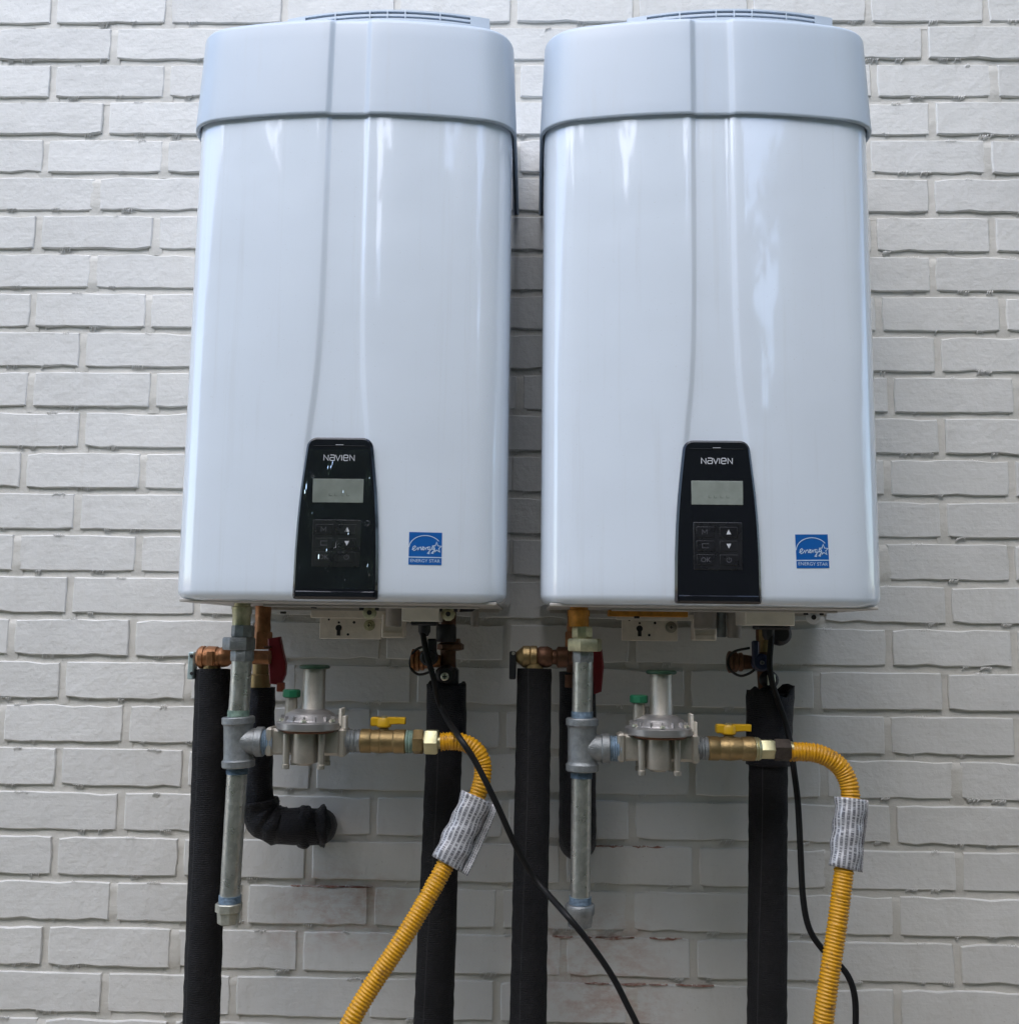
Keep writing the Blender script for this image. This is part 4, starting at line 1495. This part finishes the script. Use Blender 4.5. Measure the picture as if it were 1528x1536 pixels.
Y1 = -0.17
s1 = px(Y1)
A, spA = foam_pipe(vline(319.5, 1004, 303, 1500, Y1, Y1 - .03), 25.5 * s1, 'leftmost black insulated pipe, running down from the bronze relief valve')
copper_stub(A, spA[0], .01, .011)
B, spB = foam_pipe(vline(801.5, 1003, 792.5, 1500, Y1, Y1 - .02), 25.6 * s1, 'black insulated pipe between the heaters, under the dull bronze relief valve')
copper_stub(B, spB[0], .01, .011)
Y3 = -0.145
s3 = px(Y3)
C, spC = foam_pipe(vline(669.5, 1030, 650.5, 1520, Y3, Y3), lambda f: s3 * (26 + 3 * min(1, f * 2.2)), 'black insulated pipe behind the slanting hose, below the left heater')
copper_stub(C, spC[0], .02, .011)
D, spD = foam_pipe(vline(1152.5, 1040, 1150, 1520, Y3, Y3), 27.6 * s3, 'black insulated pipe with torn top, beside the hanging hose at right')
copper_stub(D, spD[0], .02, .011)
def sleeve(T, x, y0, y1, Y, rad, torn):
    a, b = at(x, y0, Y), at(x, y1, Y)
    rn = random.Random(int(x))
    n = 28
    vs, fs = [], []
    rows = 9
    for j in range(rows + 1):
        f = j / rows
        for i in range(n):
            an = 2 * math.pi * i / n
            p = a.lerp(b, f)
            r = rad * (1 + rn.uniform(-.02, .02))
            dz = 0
            if j == 0:
                dz = rn.uniform(-.003, .004)
            if torn and f < .75:
                k = max(0, math.cos(an - .15)) ** 3 * (1 - f / .75)
                r *= 1 + .22 * k
                if j == 0:
                    dz += -.010 * max(0, math.cos(an - 2.2)) + .004 * k - .010 * max(0, math.cos(an + 1.0)) ** 6
            vs.append(p + Vector((math.cos(an) * r, math.sin(an) * r, dz)))
    for j in range(rows):
        for i in range(n):
            fs.append((j * n + i, j * n + (i + 1) % n, (j + 1) * n + (i + 1) % n, (j + 1) * n + i))
    mb = MB()
    mb.add(vs, fs)
    o = mb.build('tape_sleeve', M['sleeve'], T, ang=70)
    sm = o.modifiers.new('thickness', 'SOLIDIFY')
    sm.thickness = .004
    return o
sleeve(C, 669.5, 1026, 1106, Y3, 25.4 * s3, False)
sleeve(D, 1152.5, 1033, 1147, Y3, 28.2 * s3, True)
Y2 = -0.095
s2 = px(Y2)
E_, spE = foam_pipe([at(391, 1031, Y2), at(389, 1090, Y2), at(387, 1150, Y2), at(386, 1195, Y2), at(389, 1219, Y2), at(405, 1234, Y2), at(430, 1240, Y2), at(452, 1240, Y2), at(470, 1240, Y2 + .012), at(478, 1240, Y2 + .04), at(479, 1240, 0.004)],
          lambda f: s2 * (21.5 + 4.5 * min(1, max(0, f - .35) * 4)), 'black insulated pipe bending right into the wall behind the left gas pipe', mat='sleeve')
from mathutils import noise as mnoise
def crumple(ob, amp, freq):
    o = ORG[ob.name]
    for v_ in ob.data.vertices:
        p = v_.co + o
        v_.co += v_.normal * amp * (mnoise.noise(p * freq) + .5 * mnoise.noise(p * freq * 2.7))
    ob.data.update()
mb = MB()
p0, p1 = at(446, 1240, Y2), at(486, 1238, Y2 + .012)
N_ = 14
mb.tube([p0.lerp(p1, i / N_) for i in range(N_ + 1)], lambda f: s2 * (27.0 + 2.6 * math.sin(f * 8) + (1.0 if f > .8 else 0)), 28, cap=False)
w1 = mb.build('tape_wrap', M['sleeve'], E_, ang=40)
crumple(w1, .0056, 55)
sm = w1.modifiers.new('thickness', 'SOLIDIFY')
sm.thickness = .003
mb = MB()
arcp = smooth_path([at(388, 1200, Y2), at(391, 1220, Y2), at(406, 1234, Y2), at(424, 1239, Y2)], .003)
mb.tube(arcp, lambda f: s2 * (27.3 + 1.2 * math.sin(f * 17)), 28, cap=False)
w2 = mb.build('tape_wrap', M['sleeve'], E_, ang=40)
crumple(w2, .0030, 70)
sm = w2.modifiers.new('thickness', 'SOLIDIFY')
sm.thickness = .002
for ch in E_.children:
    if ch.name.startswith('foam_insulation'):
        crumple(ch, .0022, 45)
F_, spF = foam_pipe([at(866, 1008, Y2), at(866, 1080, Y2), at(866, 1160, Y2), at(866, 1235, Y2), at(866, 1256, Y2 + .006), at(866, 1262, Y2 + .03), at(866, 1262, 0.004)],
          s2 * 27.0, 'short black insulated pipe turning into the wall behind the right gas pipe', mat='sleeve')

# ------------------------------------------------------------------ pressure relief valves
def relief(v, label):
    yc = 986.5 if v == 0 else 985.5
    Yv = Y1 - .01
    k = px(Yv)
    x = (298, 345) if v == 0 else (776, 853)
    c = at((x[0] + x[1]) / 2, yc, Yv)
    T = thing('relief_valve', label, 'relief valve', tuple(c), 'bronze pressure relief valves')
    xx = lambda p: X(p, yc, Yv)
    cop = M['copper']
    mb = MB()
    if v == 0:
        L = xx(331) - xx(297)
        mb.lathe((xx(297), Yv, c.z), (1, 0, 0), [(0, 13 * k), (L * .12, 16.8 * k), (L * .3, 17.2 * k), (L * .33, 15.8 * k), (L * .4, 15.8 * k), (L * .43, 17 * k), (L * .85, 16.6 * k), (L * .88, 15.2 * k), (L, 15 * k)], 24)
        mb.box(xx(315), xx(325), Yv - 18.2 * k, Yv - 14 * k, c.z - 11 * k, c.z + 10 * k, .001)
    else:
        L = xx(806) - xx(774)
        mb.lathe((xx(774), Yv, c.z), (1, 0, 0), [(0, 7 * k), (L * .3, 15.5 * k), (L * .33, 16.5 * k), (L * .62, 16.5 * k), (L * .65, 15.5 * k), (L * .70, 16.8 * k), (L * .95, 16.6 * k), (L, 14 * k)], 10, .2)
    mb.build('body', cop if v == 0 else M['brass'], T)
    mb = MB()
    if v == 0:
        mb.lathe((xx(330), Yv, c.z + 1 * k), (1, 0, 0), [(0, 14 * k), (4 * k, 15.5 * k), (12 * k, 14 * k), (17 * k, 10.5 * k), (75 * k, 10 * k)], 20)
    else:
        mb.lathe((xx(806), Yv, c.z), (1, 0, 0), [(0, 13 * k), (4 * k, 15.5 * k), (15 * k, 15.8 * k), (21 * k, 13 * k), (22 * k, 11 * k), (27 * k, 11 * k), (30 * k, 15.5 * k), (44 * k, 15.5 * k), (47 * k, 11 * k), (80 * k, 10 * k)], 20)
    mb.build('inlet_union', cop if v == 0 else M['copper_dark'], T)
    mb = MB()
    xo = 318 if v == 0 else 801
    mb.lathe((xx(xo), Yv, c.z - 27 * k), (0, 0, 1), [(0, 13 * k), (6 * k, 14 * k), (14 * k, 13 * k), (20 * k, 11 * k)], 20)
    mb.build('outlet', M['brass'], T)
    # test lever on the end
    mb = MB()
    lx = (285, 294, 978, 1019) if v == 0 else (764, 774, 977, 1019)
    z1, z0 = Z(lx[0], lx[2], Yv), Z(lx[0], lx[3], Yv)
    mb.box(xx(lx[0]), xx(lx[1]), Yv - 9 * k, Yv + 9 * k, z0, z1, .0015)
    mb.box(xx(lx[1]) - .001, xx(lx[1]) + 5 * k, Yv - 3 * k, Yv + 3 * k, c.z - 4 * k, c.z + 4 * k, .0008)
    lv = mb.build('test_lever', M['teal'] if v == 0 else M['black'], T)
    mb = MB()
    for yy in (984, 1010) if v == 0 else (980,):
        q = at((lx[0] + lx[1]) / 2 + 1, yy, Yv)
        mb.lathe((q.x, Yv - 9 * k - .0002, q.z), (0, -1, 0), [(0, 2.6 * k), (.001, 2.4 * k)], 10)
    mb.build('rivet', M['dark'] if v == 0 else M['alu'], lv)
    return T
relief(0, 'orange bronze relief valve with pale lever, atop the leftmost black pipe')
relief(1, 'dull bronze relief valve with dark lever, atop the black pipe between the heaters')

# ------------------------------------------------------------------ water valves under the heaters
def hot_valve(v, label):
    Yv = -0.11
    k = px(Yv)
    xc = 392 if v == 0 else 862
    c = at(xc, 985, Yv)
    T = thing('water_valve', label, 'water valve', tuple(c), 'water shutoff valves with red handles')
    z = lambda y: Z(xc, y, Yv)
    mb = MB()
    mb.lathe((c.x, Yv, z(1031)), (0, 0, 1), [(0, 15.5 * k), (18 * k, 15.5 * k), (20 * k, 12 * k), (38 * k, 13 * k), (52 * k, 12 * k)], 22)
    mb.build('body', M['brass'] if v == 0 else M['copper_dark'], T)
    mb = MB()
    hexnut(mb, (c.x, Yv, z(974)), (0, 0, 1), 26 * k, 15 * k, .2)
    mb.lathe((c.x, Yv, z(949)), (0, 0, 1), [(0, 12 * k), (8 * k, 12.5 * k), (16 * k, 11.5 * k), (Z_BOT - z(949), 12 * k)], 20)
    mb.build('union_nut', M['copper'], T)
    # red lever hangs on the right side, standing off the body
    mb = MB()
    if v == 0:
        o = [(401, 958), (419, 955), (424, 980), (428, 996), (427, 1012), (420, 1028), (404, 1026), (402, 1000)]
        Yl = Yv - .035
    else:
        o = [(888, 972), (903, 974), (906, 1000), (902, 1038), (891, 1042), (889, 1005)]
        Yl = Yv - .03
    pl = [at(a, b, Yl) for a, b in o]
    mb.prism([(p.x, p.z) for p in pl][::-1], Yl, Yl + .012, .0022)
    h = mb.build('handle', M['red'], T)
    mb = MB()
    q = at(410 if v == 0 else 893, 985, Yl)
    mb.lathe((q.x, Yl + .005, q.z), (0, 1, 0), [(0, .007), (.03, .007)], 14)
    mb.build('handle_stem', M['copper_dark'], T)
    if v == 0:
        mb = MB()
        a, b = at(415, 1024, Yl), at(425, 1038, Yl)
        mb.box(a.x, b.x, Yl - .001, Yl + .010, b.z, a.z, .0012)
        mb.build('handle_tip', M['red_orange'], T)
        mb = MB()
        for yy in (969, 976, 984, 992):
            a, b = at(397, yy, Yl), at(407, yy + 4, Yl)
            mb.box(a.x, b.x, Yl - .006, Yl + .004, b.z, a.z, .0008)
        mb.build('gland_rings', M['copper_dark'], T)['kind'] = 'stuff'
    return T
hot_valve(0, 'water valve with broad red handle, behind the left gas pipe')
hot_valve(1, 'water valve with narrow red handle, half hidden behind the right gas pipe')

def cold_valve(v, label):
    Yv = Y3
    k = px(Yv)
    dx = 0
    xc = 670 if v == 0 else 1152
    c = at(xc, 985, Yv)
    T = thing('service_valve', label, 'service valve', tuple(c), 'service valves with capped drain ports')
    z = lambda y: Z(xc, y, Yv)
    V = lambda x, y, d=0: at(x, y, Yv + d)
    if v == 0:
        mb = MB()
        mb.lathe((V(672, 978).x, Yv, z(1030)), (0, 0, 1), [(0, 11 * k), (16 * k, 12 * k), (30 * k, 12.5 * k), (46 * k, 11.5 * k), (56 * k, 12 * k), (64 * k, 11 * k), (Z_BOT - z(1030), 11 * k)], 22)
        mb.build('body', M['copper_dark'], T)
        mb = MB()
        mb.lathe((V(676, 960).x, Yv, z(976)), (0, 0, 1), [(0, 14 * k), (2 * k, 20 * k), (9 * k, 20 * k), (12 * k, 15 * k), (18 * k, 14 * k)], 8, .2)
        mb.build('union_nut', M['copper_dark'], T)
        mb = MB()
        a = V(669, 950, -.018)
        mb.lathe((a.x, Yv - .012, z(963)), (0, 0, 1), [(0, 13 * k), (3 * k, 15 * k), (22 * k, 15 * k), (26 * k, 12 * k)], 18, jit=lambda t, an: 1 + .05 * math.sin(an * 3 + t * 90))
        mb.build('wrapped_joint', M['black'], T)
        mb = MB()
        a = V(668, 1013, -.03)
        mb.lathe((a.x, Yv - .005, a.z), (0, -1, 0), [(0, 15 * k), (.02, 14 * k), (.026, 10 * k)], 18)
        mb.box(V(655, 1000).x, V(688, 1000).x, Yv - .02, Yv + .01, z(1030), z(1001), .004)
        mb.build('ball_body', M['black'], T)
        screw('stem_screw', V(667, 1015, -.032), .0058, T)
        cap, lev, ls = (617, 640, 991, 16.5), (639, 659, 958, 1010), (646.5, 986)
        loop = [(640, 968), (622, 976), (615, 992), (617, 1004), (628, 1012), (642, 1009), (652, 1002)]
    else:
        mb = MB()
        mb.lathe((V(1145, 978).x, Yv, z(1036)), (0, 0, 1), [(0, 9 * k), (20 * k, 10 * k), (44 * k, 10 * k), (60 * k, 11 * k), (Z_BOT - z(1036), 11 * k)], 20)
        mb.build('body', M['copper_dark'], T)
        mb = MB()
        hexnut(mb, (V(1143, 960).x, Yv - .012, z(962)), (0, 0, 1), 17 * k, 8.5 * k, .2)
        mb.lathe((V(1143, 960).x, Yv - .012, z(978)), (0, 0, 1), [(0, 6.5 * k), (17 * k, 6.5 * k)], 16)
        mb.build('brass_stem', M['brass'], T)
        mb = MB()
        a = V(1169, 951, -.015)
        mb.lathe((a.x, Yv, a.z), (0, -1, 0), [(0, 16 * k), (.012, 17.5 * k), (.022, 16 * k), (.027, 11 * k)], 20)
        mb.lathe((V(1146, 948).x, Yv - .008, z(948)), (1, 0, 0), [(0, 9 * k), (20 * k, 13 * k)], 18)
        mb.build('wrapped_joint', M['black'], T)
        mb = MB()
        a = V(1155, 1020, -.02)
        mb.lathe((a.x, Yv, a.z), (0, -1, 0), [(0, 13 * k), (.018, 13 * k), (.024, 9 * k)], 18)
        mb.build('ball_body', M['black'], T)
        for xx in (1152, 1161):
            mb = MB()
            a = V(xx, 1020, -.027)
            mb.tube([a + Vector((0, 0, -.007)), a + Vector((0, -.002, 0)), a + Vector((0, 0, .007))], .0014, 10)
            mb.build('bail', M['screw'], T)
        cap, lev, ls = (1091, 1118, 993, 15.5), (1126, 1144, 961, 1012), (1133.5, 994)
        loop = [(1124, 972), (1100, 978), (1091, 993), (1096, 1006), (1110, 1014), (1124, 1010), (1133, 1003)]
    # capped drain port pointing left
    x0, x1, yy, r = cap
    mb = MB()
    a = V(x0, yy, -.012)
    L = V(x1, yy, -.012).x - a.x
    prof = [(0, r * k * .86)]
    for i in range(3):
        prof += [(L * (i * .3 + .06), r * k * (1 - .07 * i)), (L * (i * .3 + .20), r * k * (1 - .07 * i)), (L * (i * .3 + .27), r * k * (.84 - .07 * i))]
    mb.lathe(a, (1, 0, 0), prof + [(L * 1.9, r * k * .5)], 18, jit=lambda t, an: 1 + .03 * math.cos(12 * an))
    mb.build('drain_cap', M['copper'] if v == 0 else M['copper_dark'], T)
    mb = MB()
    mb.tube(smooth_path([V(p[0], p[1], -.024) for p in loop], .003), .0018, 8)
    mb.build('cap_strap', M['rubber_band'], T)
    x0, x1, y0, y1 = lev
    mb = MB()
    A_, B_ = V(x0, y0, -.034), V(x1, y1, -.034)
    mid = V((x0 + x1) / 2, ls[1], -.034)
    mb.box(A_.x + 1.5 * k, B_.x - 5 * k, Yv - .036, Yv - .028, mid.z - 6 * k, A_.z, .002)
    mb.lathe((V(*ls).x, Yv - .024, mid.z), (0, -1, 0), [(0, 13 * k), (.010, 13 * k), (.013, 10 * k)], 20)
    mb.lathe((V(*ls).x, Yv, mid.z), (0, -1, 0), [(0, 8 * k), (.026, 8 * k)], 14)
    mb.build('handle', M['blue_black'] if v else M['black'], T)
    screw('handle_screw', (V(*ls).x, Yv - .0372, mid.z), .0030, T, M['alu_bright'])
    return T
cold_valve(0, 'service valve with white stem screw, above the black pipe under the left heater')
cold_valve(1, 'service valve with dark blue handle, above the torn black pipe at right')

# ------------------------------------------------------------------ power cords
def cord(pts, r, label):
    sp_ = smooth_path(path(pts), .006)
    mb = MB()
    mb.tube(sp_, r, 10)
    o = mb.build('power_cord', M['cord'], None, origin=sp_[0].copy())
    return tag(o, label, 'cord', 'black power cords')
cord([(634, 936, -.195), (635, 955, -.2), (639, 978, -.21), (645, 1000, -.215), (651, 1020, -.215), (655, 1042, -.205), (662, 1062, -.2), (674, 1085, -.23), (690, 1108, -.285), (714, 1145, -.29), (744, 1205, -.285), (775, 1273, -.25), (800, 1315, -.235), (822, 1342, -.25), (852, 1376, -.29), (884, 1415, -.29), (917, 1463, -.285), (941, 1509, -.285), (958, 1545, -.285), (985, 1620, -.28), (1010, 1740, -.24), (1030, 1900, -.2)], .0040,
     'long black power cord crossing the yellow hose and the middle pipe')
cord([(1157, 938, -.195), (1156, 965, -.2), (1154, 990, -.2), (1156, 1015, -.195), (1164, 1045, -.185), (1178, 1085, -.18), (1186, 1120, -.19), (1189, 1145, -.20), (1196, 1200, -.20), (1200, 1270, -.20), (1204, 1345, -.20), (1213, 1392, -.20), (1233, 1424, -.20), (1256, 1445, -.20), (1273, 1467, -.20), (1282, 1498, -.20), (1283, 1545, -.20), (1282, 1640, -.19), (1285, 1800, -.17), (1290, 1960, -.15)], .0042,
     'short black power cord hanging behind the right hose')

# ------------------------------------------------------------------ unseen greenery added across the yard, mirrored in the gloss and shading the wall
rh = random.Random(21)
def leaf(mb, p, sz):
    a = Vector((rh.gauss(0, 1), rh.gauss(0, 1), rh.gauss(0, 1))).normalized()
    b = a.cross(Vector((rh.gauss(0, 1), rh.gauss(0, 1), rh.gauss(0, 1)))).normalized()
    mb.add([p - a * sz, p + b * sz * .55, p + a * sz, p - b * sz * .55], [(0, 1, 2, 3)])
fo = MB()
def hedge_h(x):
    return HEDGE_H + 0.07 * math.sin(x * 1.7 + .6) + 0.06 * math.sin(x * 4.3) - 1.5 * math.exp(-((x - 1.42) / .34) ** 2) - sum(d * math.exp(-((x - c) / w) ** 2) for c, w, d in ((-1.75, .06, 1.2), (-1.05, .05, .9), (-.35, .05, 1.0), (.55, .06, 1.1), (2.5, .09, 1.3)))  # dip and narrow slits shaped so the covers mirror sky through them
HEDGE_H, HEDGE_Y = 3.75, -2.6
for i in range(130):
    x = -6.5 + .1 * i
    fo.box(x, x + .101, HEDGE_Y - .8, HEDGE_Y - .05 + rh.uniform(-.06, .06), -.05, min(hedge_h(x), hedge_h(x + .05), hedge_h(x + .1)) - .12 + rh.uniform(-.06, .04))
for i in range(7000):
    x = rh.uniform(-6.5, 6.5)
    h = hedge_h(x)
    if rh.random() < .72:
        p = Vector((x, HEDGE_Y + rh.gauss(0, .06), rh.uniform(0.1, h)))
    else:
        p = Vector((x, rh.uniform(HEDGE_Y - .8, HEDGE_Y), h - .1 + abs(rh.gauss(0, .08))))
    leaf(fo, p, rh.uniform(.025, .055))
# clumps of taller crowns behind it and a shrub added beyond the right edge to darken the wall
CLUMPS = [(-7.5, -9, 2.2, 2.2, 4.2), (-5.0, -10, 2.0, 2.0, 3.4), (-2.6, -9, 1.8, 1.5, 4.4), (-.2, -9.5, 1.6, 1.6, 3.9), (2.0, -10, 1.5, 1.5, 4.8),
          (6.6, -8.5, 1.6, 1.8, 5.4), (8.2, -8, 2.0, 2.0, 5.8), (2.1, -1.3, .9, 1.15, 2.0), (3.3, -3.2, 1.1, 1.1, 3.6)]
for cx_, cy_, rx, ry, h in CLUMPS:
    k = int(900 + 900 * min(3, rx))
    for j in range(int(h / .45)):
        z = .2 + .45 * j
        w = math.sin(math.pi * min(1, .25 + .75 * z / h)) ** .5 if z < h else .2
        fo.lathe((cx_ + rh.uniform(-.1, .1), cy_, z), (0, 0, 1), [(0, rx * .55 * w), (.22, rx * .62 * w), (.45, rx * .55 * w)], 9, rh.uniform(0, 1))
    for i in range(k):
        v = Vector((rh.gauss(0, 1), rh.gauss(0, 1), rh.gauss(0, 1))).normalized()
        f = rh.uniform(.6, 1.02)
        leaf(fo, Vector((cx_ + v.x * rx * f, cy_ + v.y * ry * f, h / 2 + v.z * h / 2 * f + .1)), rh.uniform(.05, .13) * (1 if rx > 1.2 else .6))
# unseen tree crown added at the right to darken that side of the wall
for i in range(5200):
    v = Vector((rh.gauss(0, 1), rh.gauss(0, 1), rh.gauss(0, 1))).normalized() * rh.uniform(.55, 1.02)
    leaf(fo, Vector((2.1 + v.x * 1.15, -1.45 + v.y * 1.5, 3.7 + v.z * 1.75)), rh.uniform(.04, .09))
for j in range(6):
    fo.lathe((2.35, -1.5, 2.2 + .5 * j), (0, 0, 1), [(0, .55), (.25, .75), (.5, .55)], 8, rh.uniform(0, 1))
fo.lathe((2.5, -1.7, 0), (0, 0, 1), [(0, .14), (2.5, .09)], 8)
for i in range(420):  # leaf spray added above the dip to bound the mirrored sky patch
    v = Vector((rh.gauss(0, 1), rh.gauss(0, 1), rh.gauss(0, 1))).normalized() * rh.uniform(.1, 1.0)
    leaf(fo, Vector((1.5 + v.x * .46, -2.75 + v.y * .3, 3.18 + v.z * .28 + .3 * v.x)), rh.uniform(.03, .07))
ho = fo.build('added_foliage', M['leaf'], None, ang=5)
ho['kind'] = 'stuff'
